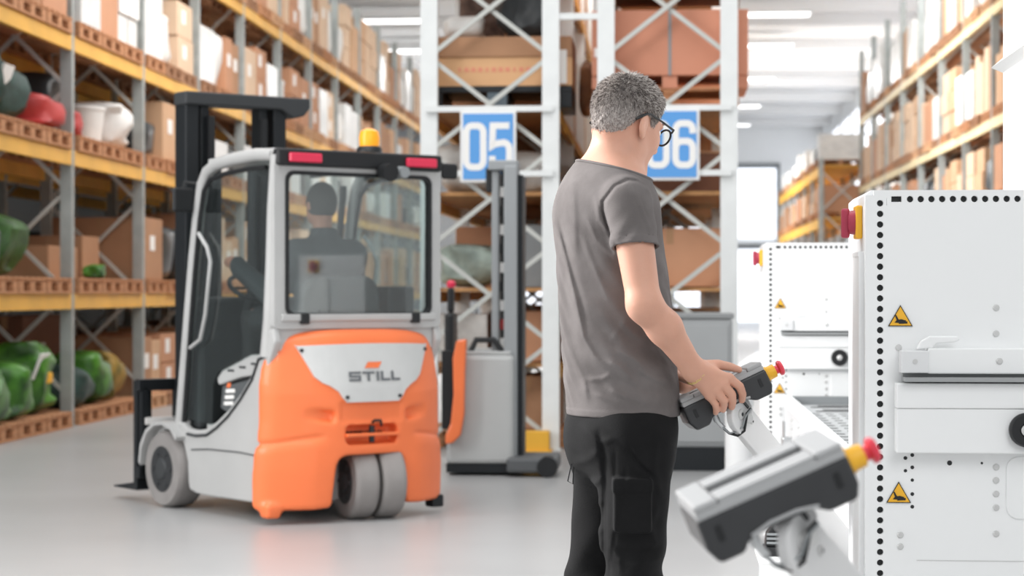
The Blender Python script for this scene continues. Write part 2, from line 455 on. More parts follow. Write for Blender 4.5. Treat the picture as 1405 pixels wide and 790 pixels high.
def ribbon(pts, wd, closed=False):
    """flat strip of the given width along 2D points, mitred; returns verts and faces in the plane"""
    n = len(pts); v = []; p = [Vector(q) for q in pts]
    for i in range(n):
        a = p[(i-1) % n] if (closed or i > 0) else None; c = p[(i+1) % n] if (closed or i < n-1) else None
        d1 = (p[i]-a).normalized() if a is not None else None; d2 = (c-p[i]).normalized() if c is not None else None
        if d1 is None: d1 = d2
        if d2 is None: d2 = d1
        n1 = Vector((-d1.y, d1.x)); n2 = Vector((-d2.y, d2.x)); m_ = (n1+n2).normalized(); k = wd/2/max(.35, m_.dot(n1))
        v += [p[i]+m_*k, p[i]-m_*k]
    f = []
    for i in range(n if closed else n-1):
        j = (i+1) % n; f.append((2*i, 2*i+1, 2*j+1, 2*j))
    return v, f
def arc(cx, cy, rx, ry, a0, a1, n=8):
    return [(cx+rx*math.cos(math.radians(a0+(a1-a0)*i/n)), cy+ry*math.sin(math.radians(a0+(a1-a0)*i/n))) for i in range(n+1)]
W_, H_ = .5, 1.0     # digit box
def dig(ch):
    r = .17
    if ch == '0': return [(arc(W_-r, H_-r, r, r, 0, 90)+arc(r, H_-r, r, r, 90, 180)+arc(r, r, r, r, 180, 270)+arc(W_-r, r, r, r, 270, 360), True)]
    if ch == '6': return [(arc(W_-r, .40, r, r, 0, 90)+arc(r, .40, r, r, 90, 180)+arc(r, r, r, r, 180, 270)+arc(W_-r, r, r, r, 270, 360), True),
                          ([(0, .3)]+[(0, H_-r)]+arc(r, H_-r, r, r, 180, 90)[1:]+arc(W_-r, H_-r, r, r, 90, 0)+[(W_, .76)], False)]
    if ch == '5': return [([(W_, H_), (.02, H_), (.0, .52), (.08, .56)]+arc(W_-r, .42, r, r, 95, 0)+arc(W_-r, r, r, r, 0, -90)+arc(r, r, r, r, 270, 180)+[(0, .27)], False)]
def number_sign(a, b, z, txt, label):
    t = thing('aisle_sign', label, 'sign', A(a, b-.12, z), -TH)
    w_, h_ = .44, .56
    MB().box((0, .012, 0), (w_, .02, h_)).build('sign_border', M_label, t, bevel=.004)
    MB().box((0, 0, 0), (w_-.045, .012, h_-.045)).build('sign_panel', M_blue, t)
    for x in (-.16, .16): MB().box((x, .05, h_/2-.02), (.02, .06, .05)).build('sign_clip', M_galv_w, t)
    H = .325; wx = .27
    for i, ch in enumerate(txt):
        mb = MB()
        for pts, cl in dig(ch):
            v, f = ribbon([(p[0]*wx, p[1]*H) for p in pts], .052, cl)
            x0 = -.172+i*.205
            mb.add([(q.x+x0, -.0085-.0004*(len(mb.v) > 0), q.y-H/2) for q in v], f)
        mb.build('digit', M_label, t)
number_sign(-1.345, 16.1, 2.39, '05', 'blue sign with white number 05 hung on the white end frame')
number_sign(.09, 16.1, 2.40, '06', 'blue sign with white number 06 partly hidden behind the man\'s face')
for a, n in ((-1.34, 'left'), (.06, 'right')):
    t = thing('sign_rail', 'pair of white rails holding the blue sign %s' % ('above the reach truck' if n == 'left' else 'behind the face of the man'), 'rail', A(a, 16.03), -TH)
    for z in (2.69, 2.18): MB().box((0, 0, z), (1.0, .03, .045)).build('rail_bar', M_galv_w, t)
t = thing('rack_guard', 'yellow steel guard at the foot of the tall frame beside the reach truck', 'guard', A(-1.03, 15.95), -TH)
MB().bb(-.13, .17, -.05, .1, .0, .16).build('guard_plate', M_beam_y2, t, bevel=.01)
MB().bb(-.15, .19, -.07, .12, 0, .012).build('base_plate', M_beam_y2, t)

# ---------------------------------------------------------------- pallets and goods
def pallet_parts(t, w_, d_, m=M_wood):
    bd = MB().box((0, 0, 0), (w_, .13, .022)).mesh('deck_board')
    for k in range(5): link('deck_board', bd, m, t, (0, -d_/2+.065+k*(d_-.13)/4, .133))
    be = MB().box((0, 0, 0), (.1, d_, .02)).mesh('bearer')
    bl = MB().box((0, 0, 0), (.12, .12, .08)).mesh('block')
    bo = MB().box((0, 0, 0), (.12, d_, .02)).mesh('bottom_board')
    for x in (-w_/2+.06, 0, w_/2-.06):
        link('bearer', be, m, t, (x, 0, .111)); link('bottom_board', bo, m, t, (x, 0, .01))
        for y in (-d_/2+.07, 0, d_/2-.07): link('block', bl, m, t, (x, y, .06))
def pallet_mesh(w_, d_):
    mb = MB()
    for k in range(5): mb.box((0, -d_/2+.065+k*(d_-.13)/4, .133), (w_, .13, .022))
    for x in (-w_/2+.06, 0, w_/2-.06):
        mb.box((x, 0, .11), (.1, d_, .02)); mb.box((x, 0, .01), (.12, d_, .02))
        for y in (-d_/2+.07, 0, d_/2-.07): mb.box((x, y, .06), (.12, .12, .08))
    return mb.mesh('pallet')
PM = {}
PCOUNT = [0]
def put_pallet(a, b, z, label, full=False, w_=1.1, d_=.78, m=M_wood, rz=0., grp='wooden pallets in the racking'):
    PCOUNT[0] += 1; z += .003
    if full:
        key = ('f', w_, d_, m.name)
        if key not in PM:
            t = thing('pallet', label, 'pallet', A(a, b, z), -TH+rz, grp); pallet_parts(t, w_, d_, m); PM[key] = t; return t
        t = copy_tree(PM[key], A(a, b, z), -TH+rz); return tag(t, label)
    key = (w_, d_, m.name)
    if key not in PM:
        me = pallet_mesh(w_, d_); me.materials.append(m); PM[key] = me
    o = link('pallet', PM[key], None, None, A(a, b, z), -TH+rz); return tag(o, label, 'pallet', grp)
BX = {}
def carton(a, b, z, w_, d_, h_, m, label, tape=False, lab=None, rz=0., grp='cartons in the racking', name='carton'):
    """cardboard box with closed flaps, tape and a paper label facing the aisle"""
    rzz = -TH+rz; z += .003
    key = (m.name, 'c')
    if not tape:
        if key not in BX:
            mb = MB().box((0, 0, .5), (1, 1, 1)); me = mb.mesh('carton'); me.materials.append(m); BX[key] = me
        o = link(name, BX[key], None, None, A(a, b, z), rzz); o.scale = (w_, d_, h_)
        return tag(o, label, 'box', grp)
    t = thing(name, label, 'box', A(a, b, z), rzz, grp)
    MB().box((0, 0, h_/2), (w_, d_, h_)).build('carton_body', m, t, bevel=.006, seg=1)
    for s in (-1, 1): MB().box((s*w_/4, 0, h_+.003), (w_/2-.006, d_, .006)).build('flap', m, t)
    mb = MB().box((0, 0, h_+.008), (.06, d_+.004, .003))
    mb.box((0, -d_/2-.002, h_-.06), (.06, .003, .12)); mb.build('tape_strip', M_tape, t)
    if lab:
        s = lab   # which side shows: +1 right, -1 left, 0 near
        if s == 0: MB().box((w_*.2, -d_/2-.003, h_*.62), (.16, .004, .12)).build('paper_label', M_label, t)
        else: MB().box((s*(w_/2+.003), -d_*.1, h_*.6), (.004, .2, .16)).build('paper_label', M_label, t)
    return t
def blob_mesh(seed, w_, d_, h_, rough=.18, n=3, sq=.62):
    bm = bmesh.new(); bmesh.ops.create_icosphere(bm, subdivisions=n, radius=1)
    r = random.Random(seed); ks = [(Vector((r.gauss(0, 2.4), r.gauss(0, 2.4), r.gauss(0, 2.4))), r.random()*6) for _ in range(9)]
    for v in bm.verts:
        p = v.co.copy(); q = Vector([math.copysign(abs(x)**sq, x) for x in p])
        s = 1+rough*sum(math.sin(k.dot(p)*1.4+ph) for k, ph in ks)/3.2
        v.co = Vector((q.x*w_/2*s, q.y*d_/2*s, max(0., (q.z*.5+.5)*h_*(.85+.15*s))))
    me = bpy.data.meshes.new('sack'); bm.to_mesh(me); bm.free()
    return me
def sack(a, b, z, w_, d_, h_, m, label, name='sack', seed=None, band=None, note=None, grp='wrapped goods in the racking', rz=0., cat='sack'):
    z += .003
    seed = seed if seed is not None else rnd.randint(0, 9999)
    me = blob_mesh(seed, w_, d_, h_, .07, 3, .36) if name == 'wrapped_load' else blob_mesh(seed, w_, d_, h_)
    if not band and not note:
        return tag(link(name, me, m, None, A(a, b, z), -TH+rz, smooth=True), label, cat, grp)
    t = thing(name, label, cat, A(a, b, z), -TH+rz, grp)
    link('wrapping', me, m, t, smooth=True)
    if band: MB().lathe((0, 0, h_*.42), (0, 0, 1), [(w_*.49, 0), (w_*.52, .01), (w_*.52, .09), (w_*.49, .1)], 20).build('band', band, t, smooth=True)
    if note: MB().box((note*w_*.42, -d_*.28, h_*.66), (.02, .26, .24), Matrix.Rotation(.35*note, 3, 'Y')).build('paper_sheet', M_label, t)
    return t
ORD = ['nearest bay', 'second bay', 'third bay', 'fourth bay', 'fifth bay', 'sixth bay', 'seventh bay', 'eighth bay', 'ninth bay', 'tenth bay', 'eleventh bay', 'twelfth bay', 'last bay']
POS = ['near end', 'middle', 'far end']
NCART = [0]
M_wood2 = mat('pale_pallet_wood', 'cfa27c', .8, var=.15, vscale=9); M_wood3 = mat('aged_pallet_wood', 'a57a5c', .85, var=.2, vscale=9)
def load(a, b, z, side, where, full, kind, hmax, pm=M_wood):
    """one pallet with what stands on it; side = +1 when the aisle is on its right"""
    put_pallet(a+rnd.uniform(-.03, .03), b, z, 'wooden pallet %s' % where, False, m=rnd.choice((pm, M_wood2, M_wood3)), d_=.76)
    z += .145
    NCART[0] += 1
    if kind == 'big':
        m = rnd.choice(M_carton[:4]); h_ = hmax*rnd.uniform(.6, .9)
        carton(a, b, z, 1.0, .76, h_, m, 'one large brown carton %s' % where, tape=full, lab=side)
    elif kind == 'two':
        m = rnd.choice(M_carton[:4]); h_ = hmax*rnd.uniform(.6, .85)
        for s, nm in ((-1, 'nearer'), (1, 'farther')):
            carton(a, b+s*.195, z, .95, .37, h_*rnd.uniform(.8, 1), m if s < 0 else rnd.choice(M_carton[:4]), 'tall carton %s, %s of pair' % (where, nm), tape=full, lab=side)
    elif kind == 'stack':
        m = rnd.choice(M_carton[1:4]); n = 2 if hmax < 1.2 else 3; h_ = hmax*.85/n
        for k in range(n):
            carton(a+rnd.uniform(-.02, .02), b+rnd.uniform(-.02, .02), z+k*h_, .96, .74, h_-.014, m, 'flat carton %s, %s of its stack' % (where, ('bottom', 'top' if n == 2 else 'middle', 'top')[k]), tape=full, lab=side)
    elif kind == 'white':
        sack(a, b, z, .92, .64, hmax*rnd.uniform(.55, .8), M_sackw, 'white film wrapped load %s' % where, name='wrapped_load', cat='wrapped load')
    elif kind == 'black':
        sack(a, b, z, .92, .64, hmax*rnd.uniform(.5, .75), M_filmd, 'black wrapped bundle %s' % where, name='wrapped_load', cat='wrapped load')
    elif kind == 'film':
        carton(a, b, z, 1.0, .76, hmax*rnd.uniform(.55, .9), M_film, 'square pale film wrapped block %s' % where, name='wrapped_block')
def fill(rackname, a_face, side, posts, levels, tops, first, pattern, fullbays=0, skip=(), pm=M_wood, seed=1, nth=3):
    rnd.seed(seed)
    a = a_face - side*.52
    for i in range(len(posts)-1):
        for li, z in enumerate(levels):
            if (i, li) in skip: continue
            for k in range(nth):
                b = posts[i]+.09+.4+.02+k*((posts[i+1]-posts[i]-.18-.84)/(nth-1))
                kind = rnd.choice(pattern[li])
                if kind == '-': continue
                where = 'on %s of %s, %s, %s' % (tops[li][0], rackname, ORD[i], POS[k] if nth == 3 else ('near half', 'far half')[k])
                load(a, b, z, side, where, i < fullbays, kind, tops[li][1], pm)
# left racking; the first three bays are laid out below by hand on the levels the photograph shows well
hand = [(i, l) for i in (0, 1) for l in (0, 1, 2, 3)]
fill('left racking', -5.42, 1, LB, [0.0]+LV, [('floor', .75), ('lowest shelf', .95), ('second shelf', .7), ('third shelf', .95), ('top shelf', 1.3)], 0,
     [['big', 'two', 'stack'], ['big', 'two', 'stack', 'black'], ['big', 'stack', 'film', 'white', 'black'], ['big', 'two', 'film', 'white', 'stack'], ['big', 'two', 'film', 'stack', 'white']], skip=hand, seed=3, fullbays=7)
fill('right racking', 4.67, -1, RB, [2.5, 3.69, 5.28], [('second shelf', .85), ('third shelf', 1.2), ('top shelf', 1.3)], 0,
     [['big', 'two', 'black', 'stack'], ['big', 'two', 'film', 'stack', 'two'], ['white', 'film', 'film', 'two']], seed=5)
fill('yellow racking', 3.75, -1, YB, [1.5+.03, 2.97+.03, 4.2+.03], [('lower deck', .9), ('middle deck', .7), ('top deck', .7)], 0,
     [['big'], ['big', 'stack'], ['white', 'black', 'film']], seed=9, nth=2)

# behind row of the left racking: goods added dark, their colour stands in for shade
rnd.seed(12)
for i in range(7):
    for li, z in enumerate([0.0]+LV):
        m = rnd.choice([M_carton[4], M_filmd, M_carton[4], M_filmd]); h_ = rnd.uniform(.6, .85)
        carton(-7.35, LB[i]+1.3, z, .9, 2.1, h_, m, 'wide dark wrapped load in back row, %s, %s' % (ORD[i], ['on the floor', 'on the lowest shelf', 'on the second shelf', 'on the third shelf', 'on the top shelf'][li]), name='wrapped_block', grp='dark loads in the back row')

GF = -5.42-.52
def wh(s, bay, p): return 'on %s of left racking, %s, %s' % (s, ORD[bay], p)
def lb(i, k): return LB[i]+.50+k*.80
# --- floor level, bays 0 and 1
for i in (0, 1):
    for k in range(3):
        put_pallet(GF, lb(i, k), 0, 'wooden pallet %s' % wh('floor', i, POS[k]), True)
sack(GF+.24, lb(0, 0), .145, .6, .6, .5, M_sackg, 'green foil wrapped bundle %s' % wh('floor', 0, POS[0]), name='wrapped_bundle', cat='bundle')
sack(GF+.25, lb(0, 1)-.1, .145, .6, .5, .5, M_sackg, 'crumpled green bundle %s' % wh('floor', 0, POS[1]), name='wrapped_bundle', cat='bundle')
sack(GF+.2, lb(0, 2)-.05, .145, .55, .5, .66, M_sackg, 'green bundle with yellow band, white sheet %s' % wh('floor', 0, POS[2]), name='wrapped_bundle', band=M_ywarn, note=1, cat='bundle')
sack(GF+.2, lb(1, 0), .145, .6, .6, .4, M_sackdg, 'dark green bundle %s' % wh('floor', 1, POS[0]), name='wrapped_bundle', cat='bundle')
sack(GF+.2, lb(1, 1)-.1, .145, .6, .6, .52, M_sackg, 'round green bundle %s' % wh('floor', 1, POS[1]), name='wrapped_bundle', cat='bundle')
sack(GF+.2, lb(1, 2)-.2, .145, .5, .5, .5, mat('ochre_sack', 'a8843a', .6, col2='5b5a2a', vscale=6, bump=.5), 'ochre and green bundle %s' % wh('floor', 1, POS[2]), name='wrapped_bundle', cat='bundle')
carton(GF-.34, lb(0, 0)-.1, .145, .3, .6, .8, M_carton[4], 'dark brown carton behind the green bundles, nearest bay', tape=True)
carton(GF-.34, lb(1, 1)+.1, .145, .36, 1.5, .86, M_carton[4], 'long dark brown carton behind the green bundles, second bay', tape=True, lab=1)
# --- lowest shelf (z 1.23)
for i, k in ((0, 0), (0, 1), (0, 2), (1, 0), (1, 1), (1, 2)):
    put_pallet(GF, lb(i, k), 1.23, 'wooden pallet %s' % wh('lowest shelf', i, POS[k]), True)
sack(GF+.05, lb(0, 0), 1.375, .8, .6, .5, mat('grey_sack', '6b7274', .5, col2='3a4144', vscale=7, bump=.5), 'mottled grey sack %s' % wh('lowest shelf', 0, POS[0]))
sack(GF, lb(0, 1), 1.375, .8, .64, .56, mat('leaf_green_wrap', '3e6a26', .5, col2='24401c', vscale=7, bump=.6), 'leaf green wrapped bundle %s' % wh('lowest shelf', 0, POS[1]), name='wrapped_bundle', cat='bundle')
carton(GF-.1, lb(1, 0)+.1, 1.375, .7, .95, .3, M_carton[0], 'low brown carton %s' % wh('lowest shelf', 1, POS[0]), tape=True)
carton(GF-.1, lb(1, 1)+.25, 1.375, .7, .6, .42, M_carton[0], 'square brown carton %s' % wh('lowest shelf', 1, POS[1]), tape=True)
sack(GF+.45, lb(1, 1)-.3, 1.375, .2, .3, .14, M_sackg, 'small green packet at the shelf edge, second bay of the left racking')
# --- second shelf (z 2.56)
for i in (0, 1):
    for k in range(3):
        put_pallet(GF, lb(i, k), 2.56, 'wooden pallet %s' % wh('second shelf', i, POS[k]), True)
sack(GF, lb(0, 0)+.05, 2.705, .85, .62, .66, M_sackdg, 'dark green sack with white sheet %s' % wh('second shelf', 0, POS[0]), note=1)
sack(GF, lb(0, 1), 2.705, .85, .64, .56, M_sackdg, 'lower dark green sack with white sheet %s' % wh('second shelf', 0, POS[1]), note=1)
sack(GF+.1, lb(0, 2)-.05, 2.705, .8, .6, .33, M_red, 'red crumpled sack %s' % wh('second shelf', 0, POS[2]))
sack(GF-.1, lb(1, 0)+.05, 2.705, .75, .62, .62, M_filmd, 'black wrapped bundle %s' % wh('second shelf', 1, POS[0]), name='wrapped_load', cat='wrapped load')
sack(GF+.42, lb(1, 0)-.22, 2.705, .2, .24, .24, M_red, 'small red and white sack %s' % wh('second shelf', 1, POS[0]))
t = thing('bucket', 'white lidded bucket %s' % wh('second shelf', 1, POS[1]), 'bucket', A(GF+.25, lb(1, 1)+.05, 2.705), -TH)
MB().lathe((0, 0, 0), (0, 0, 1), [(.15, 0), (.19, .34)], 20).build('bucket_body', M_sackw, t, smooth=True)
MB().lathe((0, 0, .34), (0, 0, 1), [(.2, 0), (.2, .03), (.17, .04)], 20).build('lid', M_sackw, t, smooth=True)
carton(GF-.2, lb(1, 1), 2.705, .5, .6, .4, M_carton[4], 'dark carton behind the white bucket', tape=True)
sack(GF+.1, lb(1, 2)+.1, 2.705, .7, .6, .5, M_sackw, 'white crumpled sack %s' % wh('second shelf', 1, POS[2]))
# --- third shelf (z 3.62)
for i in (0, 1):
    for k in range(3):
        put_pallet(GF, lb(i, k), 3.62, 'wooden pallet %s' % wh('third shelf', i, POS[k]), True)
carton(GF, lb(0, 0), 3.765, 1.0, .76, .9, M_carton[0], 'large brown carton %s' % wh('third shelf', 0, POS[0]), tape=True)
carton(GF, lb(0, 1), 3.765, 1.0, .76, .95, M_carton[0], 'large brown carton %s' % wh('third shelf', 0, POS[1]), tape=True)
carton(GF, lb(0, 2), 3.765, 1.0, .74, .8, M_carton[3], 'large reddish carton %s' % wh('third shelf', 0, POS[2]), tape=True)
carton(GF+.05, lb(1, 0), 3.765, 1.0, .66, .98, M_film, 'white film wrapped carton %s' % wh('third shelf', 1, POS[0]), tape=True, lab=1)
carton(GF, lb(1, 1), 3.765, 1.0, .7, .95, M_carton[3], 'reddish carton with white top %s' % wh('third shelf', 1, POS[1]), tape=True, lab=1)
for r_ in range(3):
    for q_ in (-1, 1):
        carton(GF+rnd.uniform(-.02, .04), lb(1, 2)+q_*.185, 3.765+r_*.31, .95, .355, .295, M_film if (r_+q_) % 2 else M_label, 'white box %s, %s row, %s one' % (wh('third shelf', 1, POS[2]), ('bottom', 'middle', 'top')[r_], 'nearer' if q_ < 0 else 'farther'), tape=r_ == 1, lab=1)

# --- the two tall racks seen end on
def wh2(n, s): return '%s behind the frame of sign %s' % (s, n)
def ends(a, n, seed):
    rnd.seed(seed); s = 'reach truck frame' if n == '05' else 'frame behind man'
    for li, z in enumerate(RL):
        for i in range(3):
            for k in range(2):
                if i == 0 and k == 0: continue
                b = CB[i]+.75+k*1.25
                h_ = {0: .45, 1: .55, 2: .5, 3: 1.1, 4: .9}[li]*rnd.uniform(.55, .95)
                mm = rnd.choice(M_carton if li != 3 else M_carton[:4])
                carton(a+rnd.uniform(-.05, .05), b, z+.035, rnd.uniform(.85, 1.05), 1.1, h_, mm, 'carton deep in %s, %s, %s' % (s, ['lowest deck', 'second deck', 'third deck', 'fourth deck', 'top deck'][li], ['front bay back', 'middle bay front', 'middle bay back', 'rear bay front', 'rear bay back'][i*2+k-1]), grp='cartons deep in the tall racks')
ends(-1.34, '05', 21); ends(.06, '06', 22)
b0 = 16.2
# rack 05, front positions from the top down
t = thing('plastic_pallet', 'black plastic pallet under the wide brown carton above sign 05', 'pallet', A(-1.30, b0+.5, 2.725), -TH)
MB().bb(-.6, .6, -.4, .4, .12, .17).build('deck', M_blackm, t, bevel=.006)
for x in (-.52, 0, .52):
    MB().bb(x-.08, x+.08, -.4, .4, 0, .12).build('runner', mat('blue_grey_plastic', '5d6c76', .5) if x == 0 else M_blackm, t, bevel=.006)
t = carton(-1.30, b0+.5, 2.895, 1.2, .8, .23, mat('carton_light_tan', 'dcae82', .8, var=.04), 'wide tan carton with faint red print above sign 05', tape=False)
tt = t; 
tp = thing('lidded_box', 'darker brown lid box on the wide tan carton above sign 05', 'box', A(-1.30, b0+.5, 3.13), -TH)
MB().bb(-.6, .6, -.42, .42, 0, .16).build('lid_body', M_carton[0], tp, bevel=.006)
MB().bb(-.03, .03, -.425, .425, .158, .163).build('tape_strip', M_tape, tp)
pr = MB()
for k in range(11): pr.box((-.3+k*.055, -.403, .13), (.036 if k % 4 else .02, .002, .035))
o = pr.build('red_print', mat('red_print', 'df9277', .7)); o.parent = t; o.matrix_parent_inverse = Matrix.Diagonal((1/1.2, 1/.8, 1/.23, 1))
MB().bb(.48, .56, -.43, -.42, -.22, .05).build('paper_label', M_label, tp)
sack(-1.6, b0+.45, 3.30, .36, .45, .2, M_sackw, 'white bag on the brown lid box above sign 05')
sack(-1.08, b0+.45, 3.30, .45, .5, .42, M_filmd, 'dark net bundle on the brown lid box above sign 05', cat='bundle', name='net_bundle')
sack(-1.5, b0+1.02, 3.30, .4, .3, .6, mat('brown_net', '4c3a33', .8, col2='7b655a', vscale=9, bump=.6), 'brown net bundle behind the white bag above sign 05', cat='bundle', name='net_bundle')
sack(-1.6, b0+.45, 2.045, .42, .5, .40, M_film, 'clear plastic bag of parts on the deck left behind sign 05')
sack(-1.08, b0+.4, 2.045, .42, .5, .34, M_sackw, 'white plastic bag of parts on the deck behind the mast top')
carton(-1.02, b0+.5, 1.285, .38, .5, .5, M_grey, 'grey parts bin on the deck behind the mast', name='parts_bin', grp='bins in rack 05')
sack(-1.55, b0+.45, 1.285, .48, .5, .36, mat('teal_film', 'b9c9bf', .4, col2='8e9b94', vscale=6, bump=.5), 'pale green plastic bag on the deck behind the mast')
carton(-1.6, b0+.5, .685, .42, .6, .38, M_film, 'white box on the low deck behind the orange guard', grp='boxes in rack 05')
carton(-1.1, b0+.5, .685, .45, .6, .4, M_carton[3], 'reddish carton on the low deck behind the mast foot', tape=True)
put_pallet(-1.3, b0+.5, 0, 'wooden pallet on the floor behind the mast foot', True)
carton(-1.05, b0+.5, .145, .5, .7, .42, M_carton[0], 'brown carton on the floor pallet behind the mast foot', tape=True)
# rack 06
put_pallet(.08, b0+.5, 2.725, 'wooden pallet under the salmon crate above sign 06', True)
t = thing('crate', 'salmon coloured crate with feet above sign 06', 'crate', A(.08, b0+.5, 2.87), -TH)
M_sal = mat('salmon_board', 'd08f74', .75, var=.05, vscale=2)
for x in (-.56, .0, .56): MB().bb(x-.06, x+.06, -.4, .4, 0, .1).build('foot', M_sal, t)
MB().bb(-.62, .62, -.42, .42, .1, .62).build('crate_body', M_sal, t, bevel=.006)
for x in (-.5, .0, .5): MB().bb(x-.012, x+.012, -.425, .425, .1, .625).build('strap', M_grey, t)
MB().bb(-.6, -.54, -.43, -.42, .25, .32).build('paper_label', M_label, t)
put_pallet(.08, b0+.5, 3.5, 'dark wooden pallet on top of the salmon crate', True, m=M_woodd)
sack(.1, b0+.5, 3.645, .95, .65, .26, M_filmd, 'black wrapped bundle above the salmon crate', cat='bundle', name='wrapped_bundle')
carton(.05, b0+.5, 2.045, 1.0, .7, .3, M_carton[4], 'dark brown carton on the deck behind sign 06', tape=True)
carton(.08, b0+.45, 1.285, 1.02, .7, .46, M_carton[3], 'wide tan carton on the deck behind the man\'s upper arm', tape=True)
carton(.1, b0+.45, .685, .9, .7, .4, M_grey, 'grey parts bin on the low deck behind the grey cabinet', name='parts_bin', grp='bins in rack 06')
put_pallet(.08, b0+.5, 0, 'wooden pallet on the floor behind the grey cabinet', True)
# goods that hang over into the gap between the two racks
sack(-.62, b0+1.1, 2.73, .12, .5, .45, mat('brown_cloth', '6b4a38', .8, col2='a06f4c', vscale=5, bump=.5), 'brown cloth roll bulging into the gap between the two tall racks', cat='bundle', name='cloth_roll')

# --- grey cabinet on the right of the man
t = thing('charging_cabinet', 'low grey steel cabinet with dark plinth behind the man\'s arm', 'cabinet', P(955, 400, 14.5)*1, -TH)
t.location.z = 0
MB().bb(-.30, .25, -.25, .25, .16, 1.06).build('cabinet_body', mat('cabinet_grey', 'a3a5a6', .5, var=.03), t, bevel=.02)
MB().bb(-.27, .22, -.27, .24, 0, .16).build('plinth', M_blackm, t)
MB().bb(-.31, .26, -.26, .26, 1.06, 1.10).build('cabinet_top', mat('cabinet_top_grey', '8e9091', .5), t, bevel=.008)
MB().bb(-.27, .22, -.262, -.25, .2, .62).build('lower_door', mat('cabinet_grey', 'a3a5a6'), t, bevel=.004)
MB().bb(-.27, .22, -.262, -.25, .64, 1.02).build('upper_door', mat('cabinet_grey', 'a3a5a6'), t, bevel=.004)
# --- white bent duct
t = thing('bent_duct', 'thick white bent duct standing between the grey cabinet and the far machine', 'duct', (0, 0, 0))
pts = [P(1014, 400, 12.4)]
base = P(1014, 655, 12.4); x0 = base.x
path = [(x0, 12.4, 0), (x0, 12.4, .3), (x0, 12.4, .6)]
for k in range(9):
    a = k/8*PI/2; path.append((x0+.22*(1-math.cos(a)), 12.4, .6+.22*math.sin(a)))
path.append((x0+.6, 12.4, .83))
t.location = (x0, 12.4, 0)
MB().tube([(p[0]-x0, p[1]-12.4, p[2]) for p in path], .085, 16).build('duct_pipe', M_wall, t, smooth=True)
MB().cyl((0, 0, 0), (0, 0, .03), .12, n=20).build('flange', M_wall, t)
# ================================================================ THE FORKLIFT
# local frame: x to its right, y forwards, rear axle side at y = 0
FR = math.radians(36.94)
fork = thing('forklift', 'orange and grey electric forklift with closed cab, driver inside, seen from behind', 'forklift', (-.8485, 11.235, 0), FR)
def yr(x, z):
    """rear surface of the counterweight"""
    y = -.155+.17*(abs(x)/.56)**2.6
    return y+max(0, z-.70)*.14+max(0, .30-z)*.05
def cw_field(p):
    x, y, z = p[:, 0], p[:, 1], p[:, 2]; ax = np.abs(x)
    ys = -.155+.17*(ax/.56)**2.6+np.maximum(0, z-.70)*.14+np.maximum(0, .30-z)*.05
    half = .575+.03*np.clip((.55-z)/.3, 0, 1)-.05*np.clip((z-.75)/.3, 0, 1)
    top = 1.045-.05*(ax/.55)**3
    d = smax(ax-half, z-top, .10)
    d = smax(d, (ys-y)*.93, .07)
    d = smax(d, y-(.10-.07*np.clip((z-.84)/.2, 0, 1)), .02)
    bot = .085+.0*ax
    d = smax(d, bot-z, .03)
    # wheel arch
    aw = .215+.10*(.36-z)
    arch = smax(np.maximum(ax-aw, z-.365), -y-.6, .05); arch = smax(ax-aw, z-.365, .08)
    d = smax(d, -arch, .02)
    # crease above the lower skirt
    zc = .44-.13*np.clip((ax-.2)/.3, 0, 1)*0+.03*np.sin(ax*6)
    d = d+.010*np.exp(-((z-zc)/.012)**2)*(ax > .27)*np.clip((ax-.27)/.06, 0, 1)
    d = d-.008*np.clip((zc-z)/.05, 0, 1)*(z < zc)*np.clip((ax-.24)/.1, 0, 1)
    # recess with the hitch
    r = sd_box(p, (0, -.16, .475), (.165, .10, .052), .03); d = smax(d, -r, .015)
    r = sd_box(p, (0, -.19, .60), (.20, .055, .055), .02); d = smax(d, -r, .02)
    for s in (-1, 1):
        th = .12*s; R = np.array([[math.cos(th), 0, -math.sin(th)], [0, 1, 0], [math.sin(th), 0, math.cos(th)]])
        r = sd_box(p, (s*.315, -.17, .585), (.085, .075, .028), .02, R); d = smax(d, -r, .025)
    d = smin(d, sd_box(p, (-.535, .03, .075), (.045, .045, .040), .02), .03)
    return d
sdf_mesh('counterweight', cw_field, (-.7, -.3, 0), (.7, .4, 1.2), .0095, M_orange, fork, slack=.05)
MB().bb(.50, .58, .0, .08, .03, .10).build('corner_foot', M_blackm, fork, bevel=.01)
MB().bb(-.17, .17, -.165, -.13, .465, .482).build('hitch_bar', M_orange, fork, bevel=.004)
MB().bb(-.30, .30, -.02, .35, .36, .9).bb(-.2, .2, -.06, .1, .42, .62).build('rear_chassis', M_blackm, fork)
hm = MB().cyl((0, -.14, .43), (0, -.14, .52), .016, n=12).tube([(0, -.13, .53), (0, -.17, .55), (.035, -.175, .55), (.05, -.16, .52)], .008, 8)
hm.build('tow_pin', M_black, fork, smooth=True)
# grey cover plate with the lettering
def on_rear(pts_x, lo, hi, off, th):
    mb = MB(); v = []; n = len(pts_x)
    for x, a, b in zip(pts_x, lo, hi):
        for k in range(5):
            z = a+(b-a)*k/4; v.append((x, yr(x, z)-off, z))
    for x, a, b in zip(pts_x, lo, hi):
        for k in range(5):
            z = a+(b-a)*k/4; v.append((x, yr(x, z)-off+th, z))
    f = []; m = n*5
    for i in range(n-1):
        for k in range(4):
            q = (i*5+k, (i+1)*5+k, (i+1)*5+k+1, i*5+k+1); f.append(q); f.append(tuple(j+m for j in q[::-1]))
        f.append((i*5, i*5+m, (i+1)*5+m, (i+1)*5)); f.append((i*5+4, (i+1)*5+4, (i+1)*5+4+m, i*5+4+m))
    f.append(tuple(list(range(5))+[m+4-k for k in range(5)])); f.append(tuple([(n-1)*5+4-k for k in range(5)]+[m+(n-1)*5+k for k in range(5)]))
    return mb.add(v, f)
